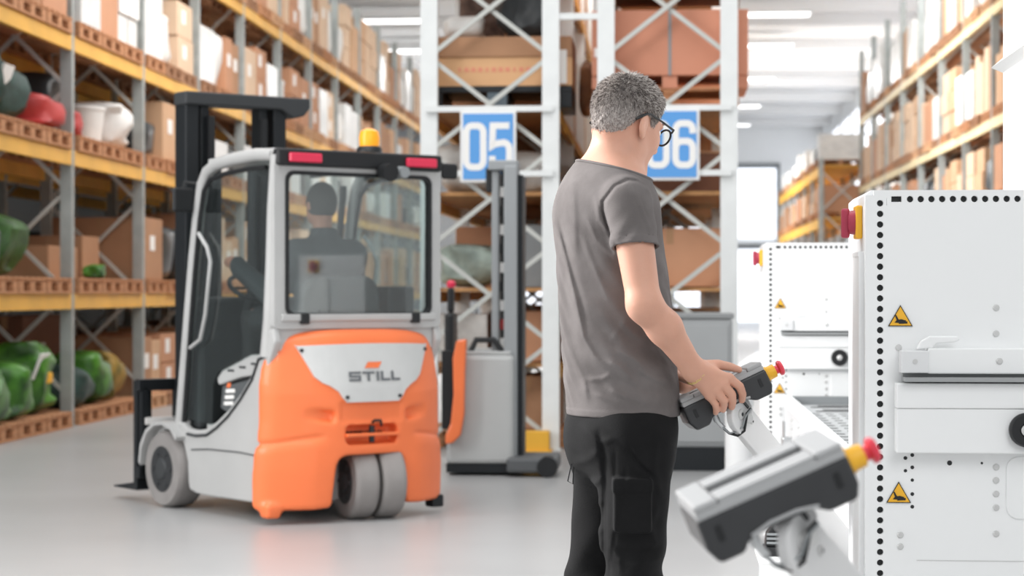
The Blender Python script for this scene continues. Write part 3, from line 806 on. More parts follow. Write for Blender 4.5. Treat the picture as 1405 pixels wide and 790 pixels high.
xs = [-.425, -.40, -.375, -.34, -.30, -.26, -.215, -.19, -.165, -.12, -.06, 0]; xs = xs+[-x for x in xs[-2::-1]]
def plo(x):
    a = abs(x)
    if a < .175: return .652
    if a < .225: return .652+(a-.175)/.05*.075
    if a < .33: return .727+(a-.225)/.105*.045
    return .772+(a-.33)/.095*.19
on_rear(xs, [min(plo(x), .962) for x in xs], [.968-.01*(abs(x)/.42)**2 for x in xs], .013, .03).build('cover_plate', M_fgrey2, fork, bevel=.003)
plate = fork.children[-1]
lt = []
def letter(rects, x0):
    for a, b, c, d in rects:
        lt.append([(x0+a, c), (x0+b, c), (x0+b, d), (x0+a, d)])
LH, LS = .052, .013
letter([(0, .075, 0, LS), (.058, .075, 0, .032), (0, .075, .02, .032), (0, .017, .02, LH), (0, .075, LH-LS, LH)], -.155)
letter([(0, .08, LH-LS, LH), (.031, .049, 0, LH)], -.072)
letter([(0, .018, 0, LH)], .018)
letter([(0, .018, 0, LH), (0, .062, 0, LS)], .046)
letter([(0, .018, 0, LH), (0, .062, 0, LS)], .116)
mb = MB()
for q in lt: mb.add([(x, yr(x, .765+z)-.0175, .765+z) for x, z in q], [(0, 1, 2, 3)])
mb.build('lettering', mat('lettering_grey', '6c6f72', .5), plate)
MB().add([(x, yr(x, z)-.0175, z) for x, z in ((-.055, .835), (.035, .835), (.06, .868), (-.03, .868))], [(0, 1, 2, 3)]).build('orange_flash', M_orange, plate)
for x, z in ((-.40, .935), (.40, .93), (-.17, .68), (.17, .68)): MB().cyl((x, yr(x, z)-.010, z), (x, yr(x, z)-.022, z), .010, n=10).build('plate_screw', M_fdark, plate)
# ---- steered twin rear wheel
def wheel(name, parent, c, r, wd, rz, hub_side=-1, tread=True):
    root = thing(name, None, None, c, rz); root.parent = parent
    h = wd/2
    MB().lathe((-h, 0, 0), (1, 0, 0), [(r*.60, 0), (r*.93, .0), (r*.985, wd*.10), (r, wd*.22), (r, wd*.78), (r*.985, wd*.90), (r*.93, wd), (r*.60, wd)], 40).build('tyre', M_tyre, root, smooth=True)
    MB().lathe((-h-.003, 0, 0), (1, 0, 0), [(r*.60, 0), (r*.60, wd+.006)], 32).build('rim', M_rim, root, smooth=True)
    mb = MB().cyl((hub_side*h, 0, 0), (hub_side*(h+.014), 0, 0), r*.30, r*.24, n=20)
    for k in range(6):
        a = k*PI/3; mb.cyl((hub_side*h*.9, r*.45*math.cos(a), r*.45*math.sin(a)), (hub_side*(h+.01), r*.45*math.cos(a), r*.45*math.sin(a)), .013, n=8)
    mb.build('hub', M_fdark, root)
    return root
st = math.radians(-12)
wheel('wheel', fork, (.0, .02, .205), .205, .135, st)
wheel('wheel', fork, (.155, -.015, .205), .205, .135, st)
MB().cyl((.08, .0, .25), (.08, .0, .42), .07, n=16).build('steering_pivot', M_blackm, fork)
# ---- front wheels
wheel('wheel', fork, (-.50, 1.188, .222), .222, .17, 0)
wheel('wheel', fork, (.50, 1.188, .222), .222, .17, 0, 1)
# ---- grey chassis side panels
def side_x(u, v, d): return (d, u, v)
ol = [(.07, .105), (.07, .80), (-.03, .98), (-.01, 1.06), (.09, 1.02), (.125, .93), (.20, .815), (.33, .70), (.47, .60), (.60, .53), (.72, .478), (.85, .462), (.96, .47), (1.02, .50), (1.08, .505), (1.22, .49),
      (1.33, .44), (1.41, .36), (1.43, .30), (1.40, .30), (1.37, .36), (1.29, .425), (1.19, .452), (1.09, .435), (1.00, .375), (.955, .28), (.945, .16), (.93, .12), (.85, .105), (.75, .10), (.3, .105)]
for s, nm in ((-1, 'left'), (1, 'right')):
    MB().prism(ol, s*.545, s*.50, side_x).build('side_panel', M_fgrey, fork, bevel=.012, smooth=False)
    tr = [(.075, .90), (.135, .885), (.205, .775), (.335, .66), (.475, .56), (.605, .49), (.72, .443), (.85, .432), (.95, .437)]
    MB().tube([(s*.548, a, b) for a, b in tr], .009, 6).build('trim_line', M_fdark, fork, smooth=True)
    MB().tube([(s*.547, a, b) for a, b in ((.10, .36), (.35, .37), (.7, .365), (.90, .35))], .004, 6).build('panel_joint', M_fdark, fork)
MB().bb(-.50, .50, .12, .80, .10, .50).bb(-.50, .50, .8, 1.36, .22, .40).build('chassis', M_fgrey, fork)
MB().bb(-.50, .50, .78, 1.12, .40, .46).build('footwell_floor', M_fdark, fork)
MB().bb(-.47, .47, .11, .62, .50, .80).build('battery_hood', M_fdark, fork, bevel=.03)
# hood side: pale strip with slots, dark triangle with logo below
hs = [(.12, .90), (.66, .80), (.70, .755), (.66, .72), (.58, .73), (.20, .80)]
for s in (-1, 1):
    q = MB().prism([(.10, .915), (.30, .905), (.62, .81), (.68, .76), (.66, .725), (.42, .775), (.2, .80), (.10, .84)], s*.505, s*.43, side_x).build('hood_edge', M_fgrey, fork, bevel=.01)
    MB().prism([(.24, .775), (.62, .72), (.64, .60), (.54, .57), (.36, .66)], s*.50, s*.47, side_x).build('vent_panel', mat('vent_grey', '55585a', .6), fork)
    mb = MB()
    for k in range(3): mb.bb(s*.500, s*.508, .22+k*.13, .29+k*.13, .850-k*.022, .862-k*.022)
    mb.build('vent_slot', M_fdark, fork)
    mb = MB()
    for k, z in enumerate((.615, .65, .685)): mb.prism([(.60-k*.01, z), (.50-k*.01, z+.006), (.50-k*.01, z+.026), (.60-k*.01, z+.02)], s*.5025, s*.499, side_x)
    mb.build('logo_bar', M_label, fork)
    MB().prism([(.57, .715), (.53, .718), (.525, .742), (.56, .74)], s*.5025, s*.499, side_x).build('logo_flash', M_orange, fork)
# ---- cab frame
def frame_bar(pts, w_, name, m, x, sx=1.): return MB().tube([(x, a, b) for a, b in pts], w_, 10, up=(1, 0, 0)).build(name, m, fork, smooth=True)
for s in (-1, 1):
    x = s*.515
    pil = [(1.09, .44), (1.04, .75), (.98, 1.1), (.92, 1.45), (.86, 1.73), (.82, 1.86), (.76, 1.93), (.66, 1.965), (.45, 1.985), (.2, 1.995), (.02, 1.985)]
    MB().tube([(x, a, b) for a, b in pil], .036, 10).build('front_pillar', M_fgrey, fork, smooth=True)
    rp = [(.00, 1.985), (.035, 1.7), (.045, 1.4), (.06, 1.1), (.08, .9)]
    MB().tube([(x, a, b) for a, b in rp], [.034, .034, .037, .042, .05], 10).build('rear_pillar', M_fgrey, fork, smooth=True)
    # door seal, glass, handle
    seal = [(1.03, .50), (.97, .9), (.90, 1.35), (.84, 1.66), (.79, 1.82), (.72, 1.88), (.55, 1.905), (.3, 1.92), (.09, 1.92)]
    MB().tube([(s*.525, a, b) for a, b in seal], .014, 6).build('door_seal', M_black, fork, smooth=True)
    MB().prism([(1.02, .52), (.90, 1.35), (.84, 1.66), (.79, 1.82), (.72, 1.88), (.3, 1.92), (.06, 1.92), (.08, .93), (.30, .90), (.64, .80), (.69, .74), (.70, .50)], s*.522, s*.518, side_x).build('side_window', M_glass, fork)
    MB().tube([(s*.555, a, b) for a, b in ((.80, 1.58), (.70, 1.50), (.66, 1.42), (.72, 1.12), (.78, .98), (.90, .93))], .011, 8).build('grab_handle', M_fgrey, fork, smooth=True)
MB().bb(-.54, .54, .0, .30, 1.985, 2.02).bb(-.52, .52, .28, .76, 1.955, 2.0).build('roof_panel', M_fgrey, fork, bevel=.012)
for x0 in (-.33, -.11, .11, .33): pass
MB().bb(-.535, .535, -.05, .03, 1.925, 2.018).build('rear_header', M_black, fork, bevel=.015)
MB().bb(-.50, .50, -.035, .03, 1.09, 1.13).build('window_sill', M_fgrey, fork, bevel=.008)
MB().bb(-.50, .50, .0, .10, .93, 1.10).build('rear_cross_panel', M_fgrey, fork, bevel=.01)
# rear window: black gasket ring and glass
def rrect(x0, x1, z0, z1, r, n=5):
    return arc(x1-r, z1-r, r, r, 0, 90, n)+arc(x0+r, z1-r, r, r, 90, 180, n)+arc(x0+r, z0+r, r, r, 180, 270, n)+arc(x1-r, z0+r, r, r, 270, 360, n)
o = rrect(-.475, .475, 1.115, 1.90, .05); i_ = rrect(-.455, .455, 1.135, 1.88, .04)
ringm = MB(); n = len(o)
v = [(x, -.03, z) for x, z in o]+[(x, -.03, z) for x, z in i_]+[(x, .01, z) for x, z in o]+[(x, .01, z) for x, z in i_]
f = []
for k in range(n):
    j = (k+1) % n; f += [(k, j, n+j, n+k), (2*n+k, 3*n+k, 3*n+j, 2*n+j), (k, 2*n+k, 2*n+j, j), (n+k, n+j, 3*n+j, 3*n+k)]
ringm.add(v, f).build('window_gasket', M_black, fork)
o2 = rrect(-.54, .54, 1.05, 1.95, .03); v = [(x, -.02, z) for x, z in o2]+[(x, -.02, z) for x, z in o]+[(x, .03, z) for x, z in o2]+[(x, .03, z) for x, z in o]
MB().add(v, f).build('rear_frame', M_fgrey, fork)
MB().prism(i_, -.012, -.008, lambda a, b, d: (a, d, b)).build('rear_window', M_glass, fork)
for s, x in ((-1, -.37), (1, .385)):
    MB().bb(x-.10, x+.10, -.072, -.045, 1.945, 1.995).build('tail_lamp', M_rlamp, fork, bevel=.008)
for x in (-.36, .36): MB().bb(x-.025, x+.025, -.05, .0, 1.075, 1.13).build('window_hinge', M_black, fork, bevel=.006)
MB().tube([(.10, -.06, 1.93), (.16, -.09, 1.92), (.22, -.06, 1.93)], .012, 8).cyl((.14, -.04, 1.915), (.14, -.12, 1.905), .045, .05, n=20).build('work_lamp', M_black, fork, smooth=True)
MB().cyl((.24, -.04, 1.915), (.24, -.11, 1.91), .032, n=16).build('reversing_camera', M_grey, fork, smooth=True)
b_ = thing('beacon', None, None, (.14, .10, 2.02), 0); b_.parent = fork
MB().lathe((0, 0, 0), (0, 0, 1), [(.075, 0), (.07, .03), (.06, .04)], 20).build('beacon_base', M_black, b_, smooth=True)
MB().lathe((0, 0, .04), (0, 0, 1), [(.055, 0), (.058, .05), (.05, .085), (.02, .1)], 20).build('beacon_lens', mat('amber_lens', 'f5a21c', .3, emit=.35), b_, smooth=True)
# mirrors
MB().tube([(.52, .1, 1.97), (.60, .06, 1.98), (.63, .04, 1.95)], .012, 8).build('mirror_arm', M_black, fork, smooth=True)
MB().bb(.57, .68, .0, .03, 1.89, 1.98).build('mirror', M_black, fork, bevel=.02)
MB().tube([(-.52, .84, 1.86), (-.60, .88, 1.87), (-.62, .88, 1.80)], .010, 8).build('mirror_arm', M_black, fork, smooth=True)
MB().bb(-.68, -.55, .86, .89, 1.70, 1.84).build('mirror', M_black, fork, bevel=.02)
# interior: dash, wheel, seat, monitor, sill step
MB().bb(-.47, .47, .94, 1.08, .45, 1.22).bb(.12, .47, .50, .95, .8, 1.02).build('dashboard', M_fdark, fork, bevel=.03)
sw = thing('steering_wheel', None, None, (-.17, .84, 1.27), 0); sw.parent = fork
MB().tube([(.15*math.cos(a*PI/12), .13*math.sin(a*PI/12), .075*math.sin(a*PI/12)) for a in range(24)], .014, 8, closed=True).build('wheel_rim', M_black, sw, smooth=True)
MB().bar((-.14, 0, 0), (.14, 0, 0), .03, .015).bar((0, -.12, -.07), (0, .12, .07), .03, .015).build('wheel_spoke', M_black, sw)
MB().cyl((0, .02, 0), (0, .16, -.30), .03, n=12).build('steering_column', M_fdark, sw, smooth=True)
seat = thing('driver_seat', None, None, (.0, .255, .84), 0); seat.parent = fork
MB().bb(-.24, .24, -.02, .42, .0, .12).build('seat_cushion', M_fdark, seat, bevel=.04, seg=3)
bk = rrect(-.27, .27, .05, .50, .12, 6)
MB().prism(bk, -.07, .03, lambda a, b, d: (a*(1-.12*b/.6), d-.16*b*.6, b)).build('seat_back', mat('seat_grey', '4b4d4f', .7), seat, bevel=.025, seg=3)
MB().bb(-.21, .21, -.20, -.185, .30, .31).build('seat_seam', M_black, seat)
MB().bb(.28, .46, .12, .42, 1.10, 1.28).bar((.37, .42, 1.0), (.37, .42, 1.15), .03, .03).build('battery_monitor', M_black, fork, bevel=.02)
MB().bb(-.20, -.12, .985, 1.0, 1.17, 1.25).build('dash_label', M_ywarn, fork)
# overhead guard bars inside the roof and front frame
for x in (-.18, .18): MB().bar((x, .05, 1.95), (x, .78, 1.93), .03, .03).build('roof_bar', M_fdark, fork)
for s in (-1, 1): MB().bar((s*.45, 1.07, .5), (s*.43, .83, 1.88), .03, .03).build('screen_post', M_fdark, fork)
# front fenders
for s in (-1, 1):
    fp = [(1.46, .25), (1.44, .35), (1.37, .44), (1.27, .49), (1.17, .50), (1.05, .475), (.98, .42)]
    mb = MB(); v = []
    for a, b in fp:
        for x, dz in ((s*.40, 0), (s*.60, 0)): v.append((x, a, b))
    for a, b in fp:
        for x in (s*.40, s*.60): v.append((x, a+(a-1.188)*-.07, b-.02))
    nf = len(fp); f = []
    for k in range(nf-1):
        f += [(2*k, 2*k+1, 2*k+3, 2*k+2), (2*nf+2*k, 2*nf+2*k+2, 2*nf+2*k+3, 2*nf+2*k+1), (2*k+1, 2*nf+2*k+1, 2*nf+2*k+3, 2*k+3), (2*k, 2*k+2, 2*nf+2*k+2, 2*nf+2*k)]
    f += [(0, 2*nf, 2*nf+1, 1), (2*nf-2, 2*nf-1, 4*nf-1, 4*nf-2)]
    mb.add(v, f).build('fender', M_fgrey, fork, smooth=True)
# ---- mast, carriage, forks
mast = thing('mast', None, None, (0, 1.42, 0), 0); mast.parent = fork
for s in (-1, 1):
    MB().bb(s*.30-.045, s*.30+.045, -.07, .07, .08, 2.40).bb(s*.20-.03, s*.20+.03, -.04, .06, .1, 2.38).build('mast_rail', M_blackm, mast, bevel=.008)
    MB().cyl((s*.12, -.04, .2), (s*.12, -.04, 2.05), .03, n=12).build('lift_cylinder', M_fdark, mast, smooth=True)
MB().prism([(-.36, 2.36), (-.36, 2.44), (.50, 2.44), (.50, 2.38), (.46, 2.33), (.38, 2.31), (.30, 2.36)], -.10, .06, lambda a, b, d: (a, d, b)).build('cross_member', M_fdark, mast, bevel=.012)
for z in (.12, .9): MB().bb(-.27, .27, -.05, .05, z, z+.08).build('cross_member', M_fdark, mast, bevel=.012)
for s in (-1, 1): MB().bb(s*.18-.02, s*.18+.02, -.09, -.06, .5, 2.3).build('lift_chain', M_black, mast)
car = thing('fork_carriage', None, None, (0, 1.55, 0), 0); car.parent = fork
for z in (.14, .66): MB().bb(-.56, .56, -.02, .03, z, z+.07).build('carriage_bar', M_blackm, car, bevel=.006)
for x in (-.52, -.3, .3, .52): MB().bb(x-.02, x+.02, -.02, .02, .16, .68).build('carriage_post', M_blackm, car)
for s in (-1, 1):
    MB().prism([(.03, .72), (.075, .72), (.075, .11), (.34, .075), (.34, .065), (.03, .065)], s*.5-.05, s*.5+.05, side_x).build('fork_tine', M_blackm, car, bevel=.004)
MB().bb(-.52, -.30, -.03, .0, .46, .50).build('light_bar', M_label, car)

# ---- the driver
drv = thing('person', 'driver in dark grey clothes sitting at the wheel inside the forklift cab', 'person', (-.8485, 11.235, .085), FR)
M_skin2 = mat('driver_skin', 'c88f7a', .55, sss=.1)
def drv_body(p):
    d = smin(sd_ell(p, (0.001, .341, 1.20), (.17, .115, .25)), sd_ell(p, (0, .37, .98), (.17, .14, .12)), .08)
    d = smin(d, sd_cone(p, (-.17, .35, 1.37), (.17, .35, 1.37), .07, .07), .07)
    d = smin(d, sd_cone(p, (0, .35, 1.44), (0, .37, 1.56), .055, .052), .04)
    d = smin(d, sd_ell(p, (0, .385, 1.655), (.075, .095, .115)), .02)
    d = smin(d, sd_ell(p, (0, .44, 1.595), (.05, .055, .055)), .03)
    for s in (-1, 1):
        d = smin(d, sd_cone(p, (s*.19, .35, 1.37), (s*.26, .47, 1.13), .055, .045), .04)
        d = smin(d, sd_cone(p, (s*.26, .47, 1.13), (-.17+s*.15, .80, 1.32), .043, .032), .02)
        d = smin(d, sd_ell(p, (-.17+s*.15, .84, 1.335), (.04, .055, .035)), .02)
        d = smin(d, sd_cone(p, (s*.10, .42, .96), (s*.17, .82, 1.0), .085, .065), .05)
        d = smin(d, sd_cone(p, (s*.17, .82, 1.0), (s*.16, .86, .58), .06, .042), .03)
        d = smin(d, sd_cone(p, (s*.16, .86, .51), (s*.16, .92, .52), .045, .035), .02)
        d = np.minimum(d, sd_ell(p, (s*.078, .385, 1.65), (.012, .022, .033)))
    return d
sdf_mesh('body', drv_body, (-.45, .1, .4), (.45, 1.1, 1.85), .014, M_skin2, drv, slack=.1)
def sub_clothes(lo_f, off):
    def fn(p):
        d = drv_body(p)-off
        return np.maximum(d, lo_f(p))
    return fn
sdf_mesh('jacket', sub_clothes(lambda p: np.maximum.reduce([p[:, 2]-1.525, .95-p[:, 2], p[:, 1]-.78]), .022), (-.45, .1, .9), (.45, 1.1, 1.6), .014, mat('driver_jacket', '46484b', .8), drv, slack=.1)
sdf_mesh('trousers', sub_clothes(lambda p: np.maximum.reduce([p[:, 2]-1.06, .56-p[:, 2]]), .022), (-.45, .1, .5), (.45, 1.1, 1.15), .014, mat('driver_trousers', '3b3a3b', .8), drv, slack=.1)
def drv_hair(p): return np.maximum(sd_ell(p, (0, .378, 1.672), (.084, .100, .115)), np.maximum(1.545-p[:, 2]+(p[:, 1]-.30)*.6, p[:, 1]-.47+(1.72-p[:, 2])*.3))
sdf_mesh('hair', drv_hair, (-.12, .2, 1.5), (.12, .55, 1.85), .008, mat('driver_hair', '4a4543', .8), drv)

# ================================================================ REACH TRUCK behind the forklift
rt = thing('reach_truck', 'light grey reach truck with tall mast parked behind the forklift', 'reach truck', (P(663, 400, 14.1).x, 14.1, 0), -TH)
def rx(px): return (px-663)/F*14.1
M_rt = mat('reach_truck_grey', 'b4b5b4', .5, var=.03)
MB().bb(rx(617), rx(708), -.25, .9, .08, .82).build('truck_body', M_rt, rt, bevel=.03)
MB().bb(rx(640), rx(704), -.22, .6, .82, .845).build('body_top', M_rt, rt, bevel=.01)
MB().tube([(rx(648), -.15, .84), (rx(656), -.15, .92), (rx(680), -.15, .92), (rx(692), -.15, .84)], .022, 8).build('hood_handle', M_black, rt, smooth=True)
pf = [(rx(628), .80), (rx(633), .92), (rx(646), .93), (rx(644), .70), (rx(643), .42), (rx(638), .28), (rx(628), .23), (rx(618), .22), (rx(618), .28), (rx(625), .36), (rx(629), .55)]
MB().prism(pf, -.36, -.26, lambda a, b, d: (a, d, b)).build('side_guard', M_orange, rt, bevel=.012)
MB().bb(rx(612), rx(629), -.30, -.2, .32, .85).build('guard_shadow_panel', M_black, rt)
MB().bb(rx(694), rx(712), -.18, .1, .1, 2.11).build('mast_rail', mat('mast_grey', '9b9ea0', .45, metal=.2), rt, bevel=.01)
MB().bb(rx(676), rx(686), -.1, .1, .8, 2.08).build('mast_rail', MATS['mast_grey'], rt, bevel=.01)
MB().bb(rx(712), rx(719), -.12, .2, .1, 2.05).build('mast_channel', M_blackm, rt, bevel=.004)
MB().bb(rx(672), rx(712), -.14, .1, 2.08, 2.15).build('mast_head', MATS['mast_grey'], rt, bevel=.01)
MB().bb(rx(668), rx(678), -.1, 0, 1.93, 2.10).build('pulley_block', M_black, rt, bevel=.01)
for k in range(9): MB().bb(rx(687), rx(693), -.06, -.02, .86+k*.13, .93+k*.13).build('mast_decal', M_red if k == 1 else (M_black if k % 2 else M_label), rt)
MB().bb(rx(688), rx(692), -.04, 0, .82, 2.08).build('hose', M_black, rt)
MB().bb(rx(700), rx(768), -.35, .2, .03, .13).build('support_leg', mat('dark_grey_steel', '5b5d5f', .5), rt, bevel=.02)
MB().cyl((rx(755), -.36, .07), (rx(755), -.2, .07), .07, n=18).build('load_wheel', M_black, rt, smooth=True)
MB().bb(rx(605), rx(618), .2, .5, .8, 1.1).bb(rx(607), rx(616), .28, .4, 1.1, 1.28).build('operator_console', M_black, rt, bevel=.02)
MB().lathe((rx(612), .34, 1.28), (0, 0, 1), [(.03, 0), (.035, .03), (.02, .05)], 14).build('red_knob', M_rlamp, rt, smooth=True)
MB().bb(rx(617), rx(708), -.24, .88, .02, .08).build('skirt', M_blackm, rt)
# ================================================================ THE WHITE MACHINES
TMm = math.radians(4.4); cM, sM = math.cos(TMm), math.sin(TMm)
def Mc(a, b, z=0.): return Vector((a*cM+b*sM, -a*sM+b*cM, z))
M_hole = mat('hole_dark', '2c2d2e', .6)
M_bolt = mat('bolt_pale', 'cfcfce', .35, metal=.3)
def hole_strip(n, pitch, wd, r, horiz=False, depth=.012, seg=12):
    """strip of sheet with n round punched holes (real openings with walls); runs down from z=0 or right from x=0"""
    mb = MB()
    for k in range(n):
        c = ((k+.5)*pitch, 0) if horiz else (0, -(k+.5)*pitch)
        hw, hh = (pitch/2, wd/2) if horiz else (wd/2, pitch/2)
        sq = []; ci = []
        for i in range(seg):
            a = 2*PI*(i+.5)/seg; x, z = math.cos(a), math.sin(a); m_ = max(abs(x)/hw, abs(z)/hh)
            sq.append((c[0]+x/m_, 0, c[1]+z/m_)); ci.append((c[0]+x*r, 0, c[1]+z*r))
        back = [(x, depth, z) for x, _, z in ci]
        cor = [(c[0]+sx*hw, 0, c[1]+sz*hh) for sx, sz in ((1, 1), (-1, 1), (-1, -1), (1, -1))]
        v = sq+ci+back+cor; f = []
        for i in range(seg):
            j = (i+1) % seg; f += [(i, j, seg+j, seg+i), (seg+i, seg+j, 2*seg+j, 2*seg+i)]
            # corner triangles of the square
            a0 = 2*PI*(i+.5)/seg; a1 = 2*PI*(i+1.5)/seg
            for q, (sx, sz) in enumerate(((1, 1), (-1, 1), (-1, -1), (1, -1))):
                ac = math.atan2(sz*hh, sx*hw) % (2*PI)
                if a0 < ac < a1: f.append((i, 3*seg+q, j))
        mb.add(v, f)
    return mb
STRIP_V = hole_strip(48, .025, .030, .0078).mesh('punched_strip'); STRIP_V.materials.append(M_white)
STRIP_H = hole_strip(34, .025, .030, .0078, True).mesh('punched_strip'); STRIP_H.materials.append(M_white)
def warn(parent, x, z, s=.058, y=-.0035):
    t = thing('warning_sticker', None, None, (x, y, z), 0); t.parent = parent
    h_ = s*.866
    T3 = lambda k, d: MB().prism([(-s/2*k, -h_/3*k), (s/2*k, -h_/3*k), (0, h_*2/3*k)], 0, d, lambda a, b, q: (a, q, b))
    T3(1, .003).build('black_edge', M_black, t); o = T3(.88, .003).build('yellow_face', M_ywarn, t); o.location.y = -.0008
    # hand crushed between: wrist bar, wedge, block
    mb = MB().prism([(-.014, -.008), (.010, -.010), (.013, -.003), (.002, .000), (-.004, -.001), (-.010, .010), (-.013, .009), (-.009, -.002)], -.002, 0, lambda a, b, q: (a, q, b))
    mb.prism([(-.004, -.011), (.016, -.010), (.016, -.005), (-.002, -.006)], -.0022, 0, lambda a, b, q: (a, q, b))
    mb.build('hand_symbol', M_black, t)
def module(name, label, b, wd=1.05):
    t = thing(name, label, 'machine', Mc(.463, b), -TMm)
    top = 1.49; dp = .45
    # carcass with a clipped upper left edge, set 12 mm behind the face
    MB().prism([(0, .05), (wd, .05), (wd, top), (.014, top), (0, top-.012)], .0125, dp, lambda a, b_, d: (a, d, b_)).build('carcass', M_white2, t, bevel=.002)
    # face: margin, punched column, punched row, main sheet
    MB().bb(0, .020, 0, .0125, .05, top-.012).build('edge_strip', M_white, t)
    link('punched_strip', STRIP_V, None, t, (.035, 0, 1.4715))
    MB().bb(.020, .050, 0, .0125, .05, .2715).build('edge_strip', M_white, t)
    tz = 1.4835; zc = 1.4685
    MB().bb(.020, wd, 0, .0125, tz, top).build('top_strip', M_white, t)
    link('punched_strip', STRIP_H, None, t, (.0925, 0, zc))
    MB().bb(.020, .061, 0, .0125, 1.4715, tz).bb(.0505, .061, 0, .0125, 1.4535, 1.4715).bb(.085, .0925, 0, .0125, 1.4535, tz).bb(.061, .085, 0, .0125, 1.4535, 1.462).bb(.061, .085, 0, .0125, 1.4755, tz).build('corner_plate', M_white, t)
    MB().bb(.052, .09, .010, .0124, 1.45, 1.48).bb(.024, .046, .0105, .0124, .3, 1.47).bb(.09, .95, .0105, .0124, 1.455, 1.482).build('hole_backing', M_hole, t)
    MB().bb(.050, wd, 0, .0125, .05, 1.4535).bb(.9425, wd, 0, .0125, 1.4535, tz).build('front_sheet', M_white, t)
    MB().cyl((.037, -.001, 1.4625), (.037, -.0002, 1.4625), .0001, n=6).build('corner_pin', M_white, t)
    # bracket bar with end block and curved grip
    MB().bb(.14, wd, -.05, 0, 1.058, 1.118).build('bracket_bar', M_white, t, bevel=.003)
    MB().bb(.078, .142, -.058, 0, 1.060, 1.112).build('end_block', M_white2, t, bevel=.002)
    MB().cyl((.11, -.060, 1.087), (.11, -.058, 1.087), .006, n=10).build('bolt', M_bolt, t)
    g = [(.115, 1.115), (.125, 1.135), (.145, 1.146), (.21, 1.146), (.215, 1.138), (.205, 1.132), (.16, 1.128), (.15, 1.118)]
    MB().prism(g, -.048, -.03, lambda a, b_, d: (a, d, b_)).build('curved_grip', M_white, t, bevel=.003)
    MB().bb(.085, wd, -.07, 0, 1.040, 1.050).bb(.085, wd, -.025, 0, 1.05, 1.058).build('gap_rail', mat('gap_grey', '9d9fa0', .5), t)
    # drawer front in two steps
    MB().bb(.068, wd, -.050, 0, .977, 1.036).build('drawer_upper', M_white, t, bevel=.003)
    MB().bb(.068, wd, -.046, 0, .872, .9765).build('drawer_lower', M_white, t, bevel=.003)
    k = thing('round_wheel', None, None, (.366, -.046, .928), 0); k.parent = t
    MB().lathe((0, 0, 0), (0, -1, 0), [(.038, 0), (.040, .004), (.040, .018), (.036, .024), (.017, .024), (.015, .018)], 32).build('rubber_ring', M_black, k, smooth=True)
    MB().lathe((0, -.018, 0), (0, -1, 0), [(.014, 0), (.014, .006), (.010, .010), (.004, .011)], 20).build('hub_cap', M_bolt, k, smooth=True)
    warn(t, .082, 1.185); warn(t, .078, .768)
    hs = [(.094, .857, .0045), (.094, .827, .004), (.110, .864, .0045), (.110, .835, .0045), (.110, .805, .004), (.110, .772, .0045), (.110, .742, .0045), (.197, .846, .006), (.272, .846, .003)]
    for x, z, r in hs: MB().cyl((x, -.0006, z), (x, .0006, z), r, n=12).build('pin_hole', M_hole, t)
    for x, z in ((.305, 1.212), (.305, 1.151), (.305, 1.088), (.305, .837), (.305, .806), (.305, .774), (.305, .742), (.305, .680), (.082, .675), (.082, .648), (.078, 1.118)):
        y = -.05 if abs(z-1.088) < .001 else 0
        MB().lathe((x, y, z), (0, -1, 0), [(.0078, 0), (.0078, .002), (.006, .004), (.002, .0042)], 14).build('screw', M_bolt, t, smooth=True)
    MB().prism(rrect(.328, .60, .715, .862, .03), -.004, 0, lambda a, b_, d: (a, d, b_)).build('inset_cover', M_white, t, bevel=.0015)
    MB().bb(.12, wd, -.0012, 0, .615, .6165).build('sheet_joint', M_bolt, t)
    for x in (.1, .9):
        for y in (.08, .4): MB().cyl((x, y, 0), (x, y, .055), .025, n=14).build('machine_foot', M_black, t)
    # main switch on the left side
    s = thing('main_switch', None, None, (0, .10, 1.417), 0); s.parent = t
    MB().bb(-.016, 0, -.036, .036, -.04, .04).build('yellow_plate', M_ywarn, s, bevel=.004)
    MB().lathe((-.016, 0, 0), (-1, 0, 0), [(.030, 0), (.028, .014), (.02, .017)], 20).build('rotary_base', M_switch, s, smooth=True)
    MB().bb(-.048, -.028, -.012, .012, -.038, .034).build('rotary_handle', M_switch, s, bevel=.006)
    MB().bb(-.014, 0, .03, .20, 1.335, 1.345).bb(-.012, 0, .03, .2, .2, 1.335).build('side_flange', M_white, t)
    return t
module('machine_tower', 'big white machine front at the right edge with punched holes, nearest the camera', 4.88)
module('machine_tower', 'smaller looking white machine front further back, left of the big one', 10.1)
# tall white housing behind the near tower
t = thing('machine_housing', 'tall plain white housing rising behind the near machine at the right edge', 'machine', Mc(.968, 5.42), -TMm)
x0 = 0
MB().bb(x0, x0+.6, 0, .6, 1.49, 2.6).bb(x0+.02, x0+.6, .02, .6, .05, 1.49).build('housing_body', M_white, t)
MB().prism([(x0-.035, 1.90), (x0, 1.93), (x0, 1.885)], .0, .6, lambda a, b_, d: (a, d, b_)).build('housing_visor', M_bolt, t)
MB().bb(x0+.05, x0+.55, .05, .5, 0, .05).build('plinth', M_black, t)

